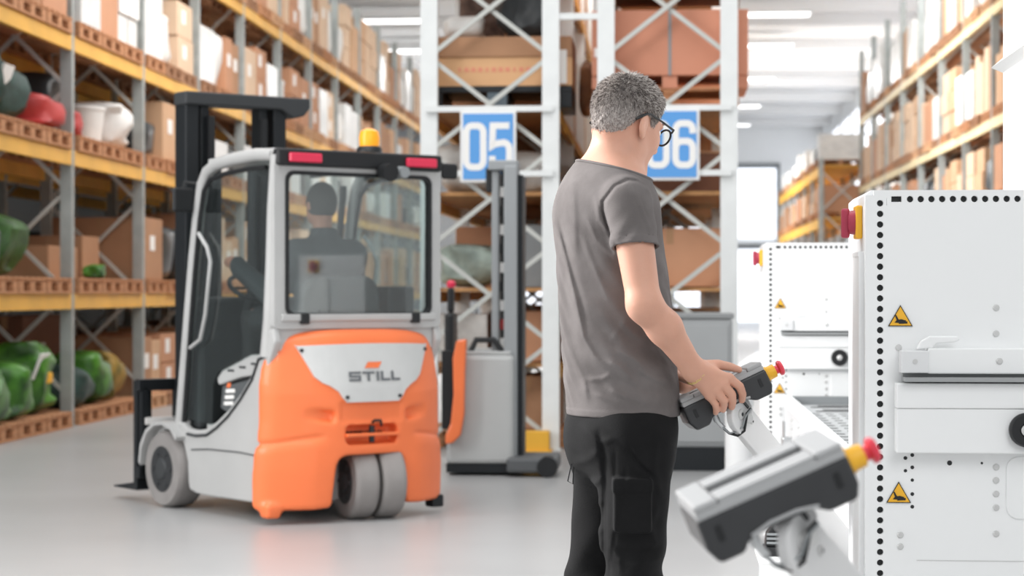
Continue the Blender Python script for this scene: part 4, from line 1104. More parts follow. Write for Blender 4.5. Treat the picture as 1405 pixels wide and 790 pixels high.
# conveyor bed between the towers
bed = thing('conveyor_bed', 'long low white conveyor bed with slotted plates running between the two towers', 'conveyor', Mc(.55, 5.4), -TMm)
LB_ = 10.05-5.4
MB().bb(0, .045, 0, LB_, .70, .745).build('edge_rail', M_white, bed, bevel=.004)
MB().bb(.015, .035, .0, LB_, .38, .70).build('side_sheet', M_white2, bed)
MB().bb(.05, .40, .0, LB_, .60, .62).build('bed_base', M_alu, bed)
pl = MB().box((0, 0, 0), (.86, .30, .012))
for k in range(14):
    y = .18+k*.325
    if y > LB_-.15: break
    MB().bb(.06, .40, y-.15, y+.15, .69, .702).build('slotted_plate', M_alu, bed, bevel=.003)
    if k == 12 or k == 13:
        for x in (.08, ): MB().bb(.12, .30, y-.10, y-.03, .702, .7035).bb(.16, .34, y+.02, y+.09, .702, .7035).build('long_slot', M_black, bed)
    else:
        mb = MB()
        for r_ in (-.08, .07):
            for q in range(5): mb.bb(.09+q*.06, .125+q*.06, y+r_-.012, y+r_+.012, .702, .7032)
        mb.build('short_slots', M_hole, bed)
MB().bb(.05, .40, LB_-.03, LB_, .70, .74).build('end_shadow_plate', M_grey, bed)
for y in (LB_-.6, LB_-1.1, LB_-1.6, LB_-2.1):
    for z in (.66, .62, .58, .54, .50): MB().cyl((.009, y, z), (.015, y, z), .006, n=8).build('screw', M_bolt, bed)
la = thing('latch', None, None, (.0, LB_-.55, .55), 0); la.parent = bed
MB().bb(-.03, .014, -.04, .04, -.03, .03).build('latch_body', M_chrome, la, bevel=.006)
MB().tube([(-.02, -.03, .03), (-.02, -.03, .10), (-.02, .03, .10), (-.02, .03, .03)], .005, 8).build('latch_loop', M_chrome, la, smooth=True)
for y in (.2, LB_-.3):
    for x in (.1, .35): MB().bb(x-.03, x+.03, y-.03, y+.03, 0, .60).build('bed_leg', M_white2, bed)
# lower guide rail with bracket and black sensor
gr = thing('guide_rail', 'low white guide rail sloping past the foot of the near tower', 'rail', Mc(.47, 5.5), -TMm)
MB().bb(0, .06, 0, 2.6, .44, .475).build('rail_profile', M_white, gr, bevel=.004)
MB().bb(.02, .04, 0, 2.6, 0, .44).build('rail_web', M_white2, gr)
MB().bb(.052, .058, 0, 2.6, .475, .49).build('rail_lip', M_white, gr)
br = thing('clamp_block', 'small aluminium clamp block with black knob sitting on the low guide rail', 'clamp', Mc(.50, 6.9, .475), -TMm)
MB().bb(-.09, .04, -.03, .03, 0, .045).build('clamp_body', M_alu, br, bevel=.004)
MB().lathe((.0, -.03, .022), (0, -1, 0), [(.017, 0), (.017, .01), (.008, .012), (.006, .012)], 18).build('clamp_knob', M_black, br, smooth=True)
MB().bb(.02, .035, -.034, -.03, .005, .04).build('clamp_scale', M_bolt, br)
tr = thing('sensor_shelf', 'white sheet shelf below the near control panel, beside the guide rail', 'shelf', Mc(.345, 6.6), -TMm)
MB().bb(-.06, .12, -.10, .25, .385, .395).build('shelf_plate', M_white, tr, bevel=.002)
MB().bb(-.06, .12, -.10, -.09, .34, .385).build('shelf_lip', M_white, tr)
MB().bb(-.04, .1, 0, .2, 0, .385).build('shelf_stand', M_white2, tr)
se = thing('black_sensor', 'small black ribbed device sitting on the white sheet shelf', 'sensor', Mc(.345, 6.68, .395), -TMm)
MB().bb(-.04, .045, -.05, .06, 0, .03).build('sensor_base', M_black, se, bevel=.004)
MB().prism([(-.035, .03), (.04, .03), (.03, .085), (-.01, .10), (-.03, .07)], -.04, .05, lambda a, b_, d: (a, d, b_)).build('sensor_head', M_black, se, bevel=.004)
for k in range(3): MB().bb(-.03, .03, -.046, -.04, .04+k*.014, .047+k*.014).build('rib', M_grey, se)

# ---------------------------------------------------------------- control panels on arms
M_cdark = mat('control_dark_plastic', '38393b', .38, var=.06, vscale=12)
M_cpale = mat('control_pale_bezel', 'a9aaab', .4)
M_screen = mat('screen_off', '2a2c2e', .12)
def control_panel(loc, Rm, name_label):
    t = thing('control_panel', name_label, 'control panel', loc); t.rotation_euler = Rm.to_euler()
    L2, D = .1125, .13
    body = [(-L2, -.016), (-L2-.001, -.060), (-L2+.010, -.084), (-.066, -.084), (-.056, -.072), (-.045, -.068), (.042, -.066), (.052, -.072), (.062, -.080), (L2-.008, -.080), (L2+.001, -.060), (L2, -.016)]
    MB().prism(body, .0, D, lambda a, b_, d: (a, d, b_)).build('housing', M_cdark, t, bevel=.007, seg=3)
    MB().bb(-L2+.002, L2-.002, -.002, D+.002, -.018, -.006).build('bezel', M_cpale, t, bevel=.003)
    MB().bb(-L2+.002, -.075, -.002, D+.002, -.007, .004).build('end_cap', M_cpale, t, bevel=.004)
    MB().bb(.070, L2-.002, -.002, D+.002, -.007, .004).build('end_cap', M_cpale, t, bevel=.004)
    MB().bb(-.074, .069, .05, D-.04, -.007, -.004).build('screen', M_screen, t)
    for ya, yb in ((D-.04, D+.002), (0, .05)): MB().bb(-.074, .069, ya, yb, -.007, .002).build('screen_rim', M_cpale, t, bevel=.001)
    for x in (-.088, .088): MB().bb(x-.004, x+.004, -.002, .002, -.054, -.033).build('vent_slot', M_black, t)
    MB().tube([(-.05, -.003, -.064), (-.02, -.001, -.058), (.02, -.001, -.058), (.05, -.003, -.064)], .003, 6).build('grip_edge', M_cpale, t, smooth=True)
    e = thing('emergency_stop', None, None, (L2, .035, -.034), 0); e.parent = t
    MB().lathe((0, 0, 0), (1, 0, 0), [(.0195, 0), (.0195, .006), (.0175, .008), (.0165, .026), (.014, .027)], 20).build('yellow_collar', M_ywarn, e, smooth=True)
    MB().lathe((.026, 0, 0), (1, 0, 0), [(.011, 0), (.011, .008), (.0185, .011), (.0195, .016), (.016, .021), (.006, .023)], 24).build('red_mushroom', M_estop, e, smooth=True)
    # socket and cable
    MB().cyl((-.045, .03, -.066), (-.045, .03, -.086), .0085, n=12).cyl((-.045, .03, -.086), (-.038, .03, -.108), .0065, n=12).build('cable_plug', M_alu, t, smooth=True)
    for k, (dy, r_) in enumerate(((0, .0033), (.007, .0025), (-.006, .0022))):
        MB().tube([(-.040, .03+dy, -.104), (-.031, .03+dy, -.125), (-.014, .03+dy, -.140+.006*k), (.006, .03+dy, -.136+.006*k), (.020, .03+dy, -.115+.004*k), (.030, .03+dy, -.100), (.045, .03+dy, -.093)], r_, 8).build('cable', M_black if k < 2 else M_grey, t, smooth=True)
    return t
def panel_rot(roll, tilt, yaw=0.): return Matrix.Rotation(yaw, 3, 'Z') @ Matrix.Rotation(-roll, 3, 'Y') @ Matrix.Rotation(tilt, 3, 'X')
M_arm = mat('arm_white_paint', 'dcdcdc', .4)
def arm(label, p0, p1, wd=.082, th=.018, grp=None):
    """flat bar swinging from the panel's pivot p0 down to its anchorage p1"""
    t = thing('support_arm', label, 'arm', p0); p0 = Vector(p0); d = Vector(p1)-p0
    ln = d.length; ang = math.atan2(d.z, math.hypot(d.x, d.y)); yw = math.atan2(d.y, d.x)
    t.rotation_euler = (Matrix.Rotation(yw, 3, 'Z') @ Matrix.Rotation(-ang, 3, 'Y')).to_euler()
    ol_ = [(x, z) for x, z in arc(0, 0, wd/2, wd/2, 90, 270, 12)]+[(ln, -wd/2), (ln, wd/2)]
    MB().prism(ol_, -th/2, th/2, lambda a, b_, q: (a, q, b_)).build('arm_plate', M_arm, t, bevel=.003)
    for x, z, r in ((.0, 0, .013), (.055, .012, .007), (ln-.03, 0, .013)):
        mb = MB().lathe((x, -th/2, z), (0, -1, 0), [(r, 0), (r, .003), (r*.8, .005), (r*.45, .005)], 20); mb.build('pivot_bolt', M_bolt, t, smooth=True)
        MB().cyl((x, -th/2-.0056, z), (x, -th/2-.0045, z), r*.4, n=6).build('hex_socket', M_fdark, t)
    MB().bb(-.03, .02, -th/2-.004, -th/2+.001, .028, .034).build('arm_slot', M_fdark, t)
    return t
YP1, YP2 = 5.0, 2.75
R1 = panel_rot(math.radians(25.0), math.radians(-2), math.radians(4))
R2 = panel_rot(math.radians(23.5), math.radians(5), math.radians(4))
p1 = P(989, 524, YP1); p2 = P(1053, 655, YP2)
cp1 = control_panel(p1, R1, 'dark control panel under the man\'s hand with red emergency button')
cp2 = control_panel(p2, R2, 'large blurred dark control panel in front, bottom right, with red emergency button')
def pivot(label, p, R, parent_loc):
    t = thing('tilt_bracket', label, 'bracket', p); t.rotation_euler = R.to_euler()
    MB().prism([(-.012, -.066), (.050, -.066), (.052, -.09), (.038, -.125), (.012, -.128), (-.006, -.10)], .05, .062, lambda a, b_, d: (a, d, b_)).build('bracket_plate', M_arm, t, bevel=.002)
    MB().cyl((.028, .03, -.112), (.028, .075, -.112), .012, n=14).build('bracket_pin', M_bolt, t, smooth=True)
pivot('white tilt bracket under the panel the man holds', p1, R1, None)
pivot('white tilt bracket under the large front panel', p2, R2, None)
a0 = P(1012, 568, YP1+.03); a1 = P(1176, 768, 5.55)
arm('white flat arm holding the panel the man works at', a0, a1)
MB_ = thing('arm_mount', 'white mounting block carrying the farther arm on the guide rail', 'mount', a1); MB_.rotation_euler = (0, 0, -TMm)
MB().bb(-.02, .07, .012, .08, -a1.z, .05).build('mount_block', M_white2, MB_, bevel=.004)
b0_ = P(1093, 741, YP2+.06); b1_ = P(1215, 880, 3.05)
arm('white flat arm holding the large front panel at the bottom edge', b0_, b1_, wd=.088)
MB_ = thing('arm_mount', 'white floor post carrying the nearer arm below the frame', 'mount', (b1_.x, b1_.y, 0)); MB_.rotation_euler = (0, 0, -TMm)
MB().bb(-.04, .04, .012, .09, .012, b1_.z+.04).build('mount_post', M_white2, MB_, bevel=.004)
MB().bb(-.12, .12, -.07, .17, 0, .012).build('base_plate', M_white2, MB_)
# ================================================================ THE MAN
YM = 5.09
def m(px, py, dy=0.):
    """point of the man given where it shows, dy metres behind his body axis"""
    return np.array(P(px, py, YM+dy))
ph = math.radians(18)
fw = np.array([math.cos(ph), math.sin(ph), 0]); rt_ = np.array([math.sin(ph), -math.cos(ph), 0]); up = np.array([0, 0, 1.])
RT = np.stack([fw, rt_, up], 1)          # torso frame: columns forward, right, up
man = thing('person', 'grey haired man with glasses in grey t-shirt and black work trousers at the control panel', 'person', (m(850, 400)[0], YM, 0))
M0 = np.array(man.location)
M_skin = mat('skin', 'd3a18b', .5, var=.06, vscale=9, bump=.06, bscale=220, sss=.12, spec=.35)
# ---- head frame
hy, hp = math.radians(41), math.radians(18)
f0 = np.array([math.cos(hy), math.sin(hy), 0]); hr = np.array([math.sin(hy), -math.cos(hy), 0])
hf = f0*math.cos(hp)-up*math.sin(hp); hu = up*math.cos(hp)+f0*math.sin(hp)
RH = np.stack([hf, hr, hu], 1); HC = m(860, 161, .02); HR_ = (.093, .074, .097)
def hd(f, r, u): return HC+RH@np.array([f, r, u])
def rotf(R, ax, ang):
    """turn frame R about its own axis ax"""
    c, s = math.cos(ang), math.sin(ang); i, j = [(1, 2), (2, 0), (0, 1)][ax]
    Q = np.eye(3); Q[i, i] = c; Q[j, j] = c; Q[i, j] = -s; Q[j, i] = s
    return R@Q
SHR, SHL = m(862, 277, -.178), m(803, 274, .168)
ELR, WRR = m(884, 418, -.235), m(951, 506, -.155)
ELL, WRL = m(850, 425, .27), m(921, 500, .10)
body = Field()
# head
body.ell(HC, HR_, RH, .02)
body.ell(hd(.034, 0, -.062), (.062, .056, .066), RH, .02)
body.ell(hd(.072, 0, -.112), (.022, .026, .020), RH, .018)
for s in (-1, 1):
    body.ell(hd(.005, s*.048, -.085), (.028, .016, .028), RH, .03)
    body.ell(hd(.058, s*.036, -.042), (.026, .024, .024), RH, .025)
body.ell(hd(.084, 0, .004), (.014, .046, .011), RH, .015)
body.cone(hd(.094, 0, -.012), hd(.114, 0, -.046), .008, .0105, .012)
for s in (-1, 1): body.ell(hd(.103, s*.011, -.050), (.010, .007, .007), RH, .008)
body.ell(hd(.089, 0, -.072), (.010, .022, .005), RH, .006); body.ell(hd(.086, 0, -.082), (.011, .020, .006), RH, .006)
for s in (-1, 1):
    RE = rotf(rotf(RH, 2, -s*.35), 1, .18)
    body.ell(hd(-.012, s*.081, -.027), (.019, .0060, .030), RE, .005)
    body.ell(hd(-.006, s*.078, -.053), (.010, .006, .013), RE, .006)
trunk = Field()
# neck and shoulders
trunk.cone(m(837, 246, .0), m(847, 190, .01), .062, .054, .02)
trunk.cone(m(826, 240, .02), m(840, 190, .02), .045, .045, .02)
trunk.cone(m(832, 250, -.02), SHR+np.array([-.010, .02, .010]), .045, .042, .03)
trunk.cone(m(830, 246, .02), SHL+np.array([0, -.02, .010]), .045, .042, .03)
# trunk
trunk.ell(m(834, 318), (.114, .152, .19), RT, .05)
trunk.ell(m(829, 285), (.10, .155, .10), RT, .06)
trunk.ell(m(845, 440), (.120, .135, .20), RT, .08)
trunk.ell(m(855, 575), (.110, .150, .13), RT, .06)
for q_ in trunk.p: body.p.append(q_)
# arms
body.cone(SHR, ELR, .050, .040, .014)
body.cone(ELR, ELR*.62+WRR*.38+np.array([.004, 0, .004]), .041, .040, .02)
body.cone(ELR*.62+WRR*.38+np.array([.004, 0, .004]), WRR, .040, .0265, .02)
body.cone(SHL, ELL, .050, .042, .014)
body.cone(ELL, ELL*.62+WRL*.38, .043, .040, .02)
body.cone(ELL*.62+WRL*.38, WRL, .040, .027, .02)
# legs and feet
HR, HL = m(868, 605, -.088), m(842, 605, .088)
KR, KL = m(869, 800, -.10), m(816, 800, .13)
AR, AL = np.array([KR[0]-.02, KR[1], .10]), np.array([KL[0]-.04, KL[1], .10])
for H_0, K_, A_ in ((HR, KR, AR), (HL, KL, AL)):
    body.cone(H_0, K_, .074, .052, .05); body.cone(K_, A_, .053, .036, .03)
    body.cone(A_-up*.055, A_-up*.06+fw*.15, .035, .028, .02)
# ---- right hand over the panel
W1 = WRR
kn = [m(1001, 519, -.132), m(992, 527, -.140), m(982, 535, -.140), m(974, 544, -.135)]
pip = [m(1015, 530, -.132), m(1004, 541, -.135), m(993, 549, -.135), m(982, 555, -.130)]
dip = [m(1019, 541, -.120), m(1005, 551, -.122), m(993, 557, -.120), m(983, 562, -.117)]
tip = [m(1018, 549, -.106), m(1004, 558, -.108), m(992, 562, -.106), m(982, 566, -.104)]
palm = Field()
for k_ in kn: body.cone(W1*.8+k_*.2, k_*.92+W1*.08, .0195, .0125, .016)
body.cone(W1, m(972, 513, -.142), .0255, .018, .02)
fing = Field()
rr = [.0108, .0112, .0105, .0092]
for i in range(4):
    g = Field(); r = rr[i]
    g.cone(kn[i], pip[i], r*1.06, r*.98); g.cone(pip[i], dip[i], r*.98, r*.9); g.cone(dip[i], tip[i], r*.9, r*.78)
    fing.p += g.p
body.group(fing, .006)
th = Field(); th.cone(m(963, 503, -.135), m(985, 500, -.115), .0165, .0125); th.cone(m(985, 500, -.115), m(1001, 503, -.10), .0125, .0108); th.cone(m(1001, 503, -.10), m(1014, 507, -.088), .0108, .0085)
body.group(th, .010)
for k_, p_ in zip(kn, pip): body.ell(k_+np.array([0, -.004, .002]), (.0095, .008, .0085), None, .008)
# ---- left hand at the panel's left end, mostly hidden
LP = m(936, 527, .06)
body.cone(WRL, LP, .026, .024, .02)
lf = Field()
for i in range(4):
    a_ = m(940+i*4, 520+i*8, .085); b_2 = m(956+i*4, 516+i*8, .09); c_ = m(966+i*3, 524+i*7, .06)
    lf.cone(a_, b_2, .0105, .0095); lf.cone(b_2, c_, .0095, .008)
body.group(lf, .008)
for i in range(4): body.cone(LP, m(940+i*4, 520+i*8, .085), .014, .012, .01)
tl = Field(); tl.cone(m(930, 515, .03), m(944, 521, -.005), .013, .011); tl.cone(m(944, 521, -.005), m(956, 526, -.03), .011, .0085)
body.group(tl, .008)
def shifted(f): return lambda p: f(p+M0)
lo = np.array([-.30, -.36, -.0])+0; 
def body_f(p):
    d = body(p)
    if np.linalg.norm(p.mean(0)-HC) < .3:
        for s in (-1, 1):
            RE = rotf(rotf(RH, 2, -s*.35), 1, .18)
            e = sd_ell(p, hd(-.006, s*.090, -.024), (.009, .0065, .018), RE); d = smax(d, -e, .004)
    return d
sdf_mesh('body', shifted(body_f), (-.35, -.33, 0), (.42, .45, 1.85), .0036, M_skin, man, slack=.006)

# ---- t-shirt
sh = Field()
sh.ell(m(834, 322), (.124, .168, .20), RT, .05)
sh.ell(m(829, 292, .0), (.106, .170, .100), RT, .05)
sh.ell(m(845, 440), (.137, .158, .22), RT, .08)
sh.ell(m(855, 560), (.135, .172, .20), RT, .08)
sh.cone(m(836, 248), m(843, 205), .068, .064, .02)
sh.cone(m(832, 250, -.02), SHR+np.array([-.008, .02, .008]), .054, .053, .035)
sh.cone(m(830, 247, .02), SHL+np.array([0, -.02, .010]), .055, .054, .035)
SR2 = SHR+(ELR-SHR)*.56; SL2 = SHL+(ELL-SHL)*.56
sleeve = Field(); sleeve.cone(SHR, SHR+(ELR-SHR)*.8, .0585, .0545, .02); sleevel = Field(); sleevel.cone(SHL, SHL+(ELL-SHL)*.8, .0585, .0545, .02)
dR = (ELR-SHR)/np.linalg.norm(ELR-SHR); dL = (ELL-SHL)/np.linalg.norm(ELL-SHL)
hemR = m(874, 343, -.18); nR = dR+np.array([-.10, 0, 0]); nR /= np.linalg.norm(nR)
hemL = SHL+dL*.16
col0 = m(834, 230, 0); nC = np.array([.27, 0, .96]); nC = nC/np.linalg.norm(nC)
HEMZ = m(0, 569)[2]
def gs(x, w_): return np.exp(-(x/w_)**2)
def ridges(p, lines):
    """soft creases that run along drawn lines on the side of the cloth that faces the aisle"""
    x, z = p[:, 0], p[:, 2]; d = np.zeros(len(p)); k = (YM-.12)/F
    for pts, amp, wd in lines:
        q = [((a-702.5)*k, CAMZ+(400-b)*k) for a, b in pts]
        xs_ = [c[0] for c in q]; zs_ = [c[1] for c in q]
        if x.max() < min(xs_)-.03 or x.min() > max(xs_)+.03 or z.max() < min(zs_)-.03 or z.min() > max(zs_)+.03: continue
        best = np.full(len(p), 9.); tt = np.zeros(len(p)); n_ = len(q)-1
        for i in range(n_):
            ax, az = q[i]; bx, bz = q[i+1]; L_ = (bx-ax)**2+(bz-az)**2
            t = np.clip(((x-ax)*(bx-ax)+(z-az)*(bz-az))/L_, 0, 1)
            e = np.hypot(x-ax-t*(bx-ax), z-az-t*(bz-az)); c = e < best
            best = np.where(c, e, best); tt = np.where(c, (i+t)/n_, tt)
        d -= amp*np.exp(-(best/wd)**2)*np.minimum(1, 4*np.minimum(tt+.08, 1.08-tt))
    return d*(p[:, 1] < YM-.01)
SHIRT_LINES = [
    ([(763, 301), (773, 341), (791, 417), (801, 463), (816, 489), (836, 506)], .0045, .006),
    ([(768, 300), (780, 345), (797, 410), (806, 450)], -.0030, .007),
    ([(778, 471), (791, 501), (801, 521), (806, 550)], .0040, .007),
    ([(798, 321), (808, 350), (823, 385), (834, 410)], .0025, .007),
    ([(786, 250), (788, 300), (790, 350)], .0030, .009),
    ([(816, 271), (821, 303), (836, 321)], .0028, .005),
    ([(805, 300), (818, 330), (838, 350), (850, 352)], .0030, .006),
    ([(884, 258), (872, 251), (859, 249), (841, 258), (826, 278), (826, 290), (830, 305), (842, 338)], -.0045, .0042),
    ([(864, 255), (877, 291), (889, 321)], .0025, .004),
    ([(838, 290), (850, 315), (858, 338)], .0025, .006),
    ([(831, 494), (851, 504), (867, 521)], .0050, .007),
    ([(834, 532), (854, 542), (892, 552)], .0045, .008),
    ([(840, 478), (868, 490), (890, 510)], .0038, .008),
    ([(874, 506), (897, 519), (917, 527)], .0045, .007),
    ([(895, 470), (905, 486), (918, 500)], .0045, .006),
    ([(806, 521), (826, 519), (838, 512)], .0035, .006),
    ([(850, 440), (868, 456), (892, 470)], .0032, .009),
    ([(860, 420), (858, 440), (840, 465)], .0028, .008),
    ([(845, 515), (862, 528), (900, 538)], -.0030, .007),
    ([(815, 540), (835, 548), (850, 556)], .0030, .007)]
TROUSER_LINES = [
    ([(821, 592), (828, 625), (831, 663), (829, 720), (830, 790)], -.008, .007),
    ([(843, 613), (842, 650), (840, 724)], -.0025, .003),
    ([(861, 608), (872, 632), (889, 648)], -.0050, .004),
    ([(864, 606), (875, 630), (893, 646)], .0030, .004),
    ([(786, 690), (805, 678), (824, 655)], .0060, .008), ([(784, 720), (803, 702), (823, 690)], .0055, .008),
    ([(784, 752), (806, 738), (822, 728)], .0055, .009), ([(790, 640), (806, 632), (820, 618)], .0040, .009),
    ([(851, 744), (878, 748), (907, 738)], .0055, .008), ([(840, 762), (868, 772), (902, 764)], .0055, .008),
    ([(900, 690), (892, 718), (896, 745)], .0050, .008), ([(834, 740), (848, 760), (850, 785)], .0045, .008),
    ([(800, 585), (820, 606), (842, 600)], .0040, .008), ([(900, 590), (896, 640), (906, 680)], .0040, .008),
    ([(846, 684), (868, 688), (888, 684)], .0025, .004)]
def folds(p):
    q = (p-m(845, 400))@RT; x, y, z = q[:, 0], q[:, 1], q[:, 2]
    a = np.arctan2(y, -x)
    d = .0028*np.sin(a*9+z*3.0+1.2*np.sin(z*6))*gs(z-.02, .2)*gs(a-.1, .8)
    d = d+.0022*np.sin((z+a*.10)*62+2.0*np.sin(a*3+z*8))*gs(z+.15, .12)*gs(a-1.1, .9)
    d = d+.0015*np.sin(z*90+a*12+2*np.sin(a*5))*gs(z+.1, .25)
    return (d+ridges(p, SHIRT_LINES))*np.clip((p[:, 2]-HEMZ-.005)/.05, .12, 1)
def sleeve_folds(p):
    t = (p-SHR)@dR; q = p-SHR
    return .0022*np.sin(t*95+q[:, 0]*60+1.5*np.sin(q[:, 0]*40))*gs(t-.10, .05)
def shirt(p):
    tr_ = (p-SHR)@dR; zt = p[:, 2]
    # body of the shirt
    d = np.minimum(smin(sh(p), trunk(p)-.005, .01), .09)
    d = d+folds(p)
    d = d-.0012*((zt-HEMZ) < .018)
    # sleeves, cut at the hem
    ds = sleeve(p)+sleeve_folds(p)-.0012*(((p-hemR)@nR) > -.018)
    ds = np.maximum(ds, (p-hemR)@nR)
    dl = np.maximum(sleevel(p), (p-hemL)@dL)
    d = smin(smin(d, ds, .022), dl, .022)
    d = d+ridges(p, [SHIRT_LINES[7], SHIRT_LINES[8]])
    c = (p-col0)@nC
    d = d-.0022*(np.abs(c+.010) < .009)*(np.linalg.norm((p-m(838, 230))[:, :2], axis=1) < .085)
    # hollow
    ins = np.maximum(d+.0065, -(HEMZ+.10-zt)*0-1)
    d2 = np.maximum(d, -np.maximum(ins, zt-HEMZ-.12))
    d2 = np.maximum(d2, -np.maximum(sd_cone(p, SHR, ELR, .0505, .0495), .045-tr_))
    d2 = np.maximum(d2, -np.maximum(sd_cone(p, SHL, ELL, .0505, .0495), .09-(p-SHL)@dL))
    # neck opening
    d2 = np.maximum(d2, c)
    d2 = np.maximum(d2, -np.maximum(sd_cone(p, m(838, 250), m(846, 190), .066, .066), -.016-c))
    return np.maximum(d2, HEMZ-zt)
M_shirt = mat('grey_jersey', '676261', .85, var=.07, vscale=14, bump=.12, bscale=300, col2='726d6c', spec=.2)
sdf_mesh('t_shirt', shifted(shirt), (-.32, -.32, .85), (.30, .40, 1.62), .0034, M_shirt, man, slack=.008)

# stitched rib round the neck opening, following the cloth
e1 = np.cross(nC, [0, 1, 0]); e1 /= np.linalg.norm(e1); e2 = np.cross(nC, e1)
rib = []
for k in range(40):
    a = 2*PI*k/40; dr_ = e1*math.cos(a)+e2*math.sin(a); ts = np.linspace(.03, .16, 131)
    pp = m(836, 232)+0*dr_; pp = pp-nC*((pp-col0)@nC)-nC*.004
    dv = np.minimum(smin(sh(pp+ts[:, None]*dr_), trunk(pp+ts[:, None]*dr_)-.005, .01), .09)
    j = np.argmax(dv > 0); rib.append(tuple(pp+dr_*(ts[j]-.001)-M0))
MB().tube(rib, .0042, 8, closed=True).build('collar_rib', M_shirt, man, smooth=True)
# ---- trousers
tr2 = Field()
tr2.ell(m(855, 588), (.127, .172, .15), RT, .06)
tr2.cone(m(856, 545), m(856, 580), .11, .11, .05)
tr2.cone(HR, KR+np.array([.0, 0, 0]), .099, .070, .045)
tr2.cone(HL, KL, .094, .070, .045)
tr2.cone(KR, AR, .072, .062, .03); tr2.cone(KL, AL, .072, .062, .03)
tr2.ell(m(828, 600, .02), (.085, .15, .09), RT, .05)
def trousers(p):
    d = tr2(p)
    x, z = p[:, 0], p[:, 2]
    leg = np.clip((m(0, 620)[2]-z)/.05, 0, 1)
    d = d+.0030*np.sin(z*48+x*30+1.6*np.sin(x*22+z*9))*leg*gs(z-.60, .16)
    d = d+.0035*np.sin(z*30-x*45+2*np.sin(z*12))*leg
    d = d+.0030*np.sin(x*70+z*26)*gs(z-m(0, 610)[2], .06)
    # cargo pocket with flap and the side seam
    d = d+ridges(p, TROUSER_LINES)
    pk = sd_box(p, m(867, 694, -.153), (.046, .040, .062), .008)
    fl = sd_box(p, m(867, 664, -.155), (.049, .042, .018), .006)
    d = smin(d, pk, .008); d = smin(d, fl, .004)
    s_ = (p[:, 0]-m(876, 0, -.2)[0])*.72+(z-m(0, 625)[2])*.69   # slanted pocket mouth
    d = d+.004*gs(s_, .005)*(p[:, 1] < YM-.10)*gs(z-m(0, 625)[2], .05)
    d = d+.0025*gs(p[:, 0]-m(846, 0, -.1)[0]-.02*np.sin(z*9), .004)*(p[:, 1] < YM-.05)*leg
    dd = d
    return np.maximum(np.maximum(dd, p[:, 2]-m(0, 556)[2]), .05-p[:, 2])
M_trous = mat('black_workwear', '151516', .85, var=.15, vscale=20, bump=.12, bscale=260, spec=.25)
sdf_mesh('trousers', shifted(trousers), (-.32, -.34, .0), (.30, .40, 1.02), .005, M_trous, man, slack=.012)
MB().tube([Vector(m(785, 632, .02)-M0), Vector(m(779, 660, .02)-M0), Vector(m(786, 664, .02)-M0), Vector(m(787, 634, .02)-M0)], .0015, 6, closed=True).build('hanging_loop', M_black, man)
# boots
for A_, nm in ((AR, 'r'), (AL, 'l')):
    bt = Field(); bt.cone(A_+up*.02, A_-up*.03, .055, .052, .03); bt.cone(A_-up*.055-fw*.02, A_-up*.058+fw*.19, .045, .040, .03)
    sdf_mesh('boot', shifted(lambda p, b_=bt: np.maximum(b_(p), -p[:, 2]+.001)), tuple(A_-M0-np.array([.12, .12, .101])), tuple(A_-M0+np.array([.30, .2, .10])), .008, M_black, man)

# ---- hair
def hairline(f):
    return np.interp(f, [-.12, -.09, -.060, -.038, -.020, .008, .018, .034, .048, .062, .082, .11], [-.066, -.072, -.070, -.046, .000, .004, -.020, -.018, .018, .042, .050, .052])
def hair_local(p): return (p-HC)@RH
def hair_f(p):
    q = hair_local(p); f, r, u = q[:, 0], q[:, 1], q[:, 2]
    d = sd_ell(p, HC, HR_, RH)
    th_ = .0030+.0055*np.clip((u+.03)/.09, 0, 1)+.004*np.clip((f-.05)/.04, 0, 1)*np.clip(u/.05, 0, 1)
    th_ = th_*np.clip((u-hairline(f))/.022, .12, 1)
    w_ = .0012*np.sin(f*260+9*np.sin(r*50))*np.sin(u*210+r*180)
    d = d-th_-w_
    d = np.maximum(d, -(sd_ell(p, HC, HR_, RH)+.004))
    return np.maximum(d, hairline(f)-u+.0025*np.sin(f*700))
M_hair = mat('hair_grey', '938a86', .7, col2='c6beb9', vscale=260, bump=.5, bscale=400, detail=2)
hair = sdf_mesh('hair', shifted(hair_f), tuple(HC-M0-.14), tuple(HC-M0+.14), .0028, M_hair, man, slack=.01)
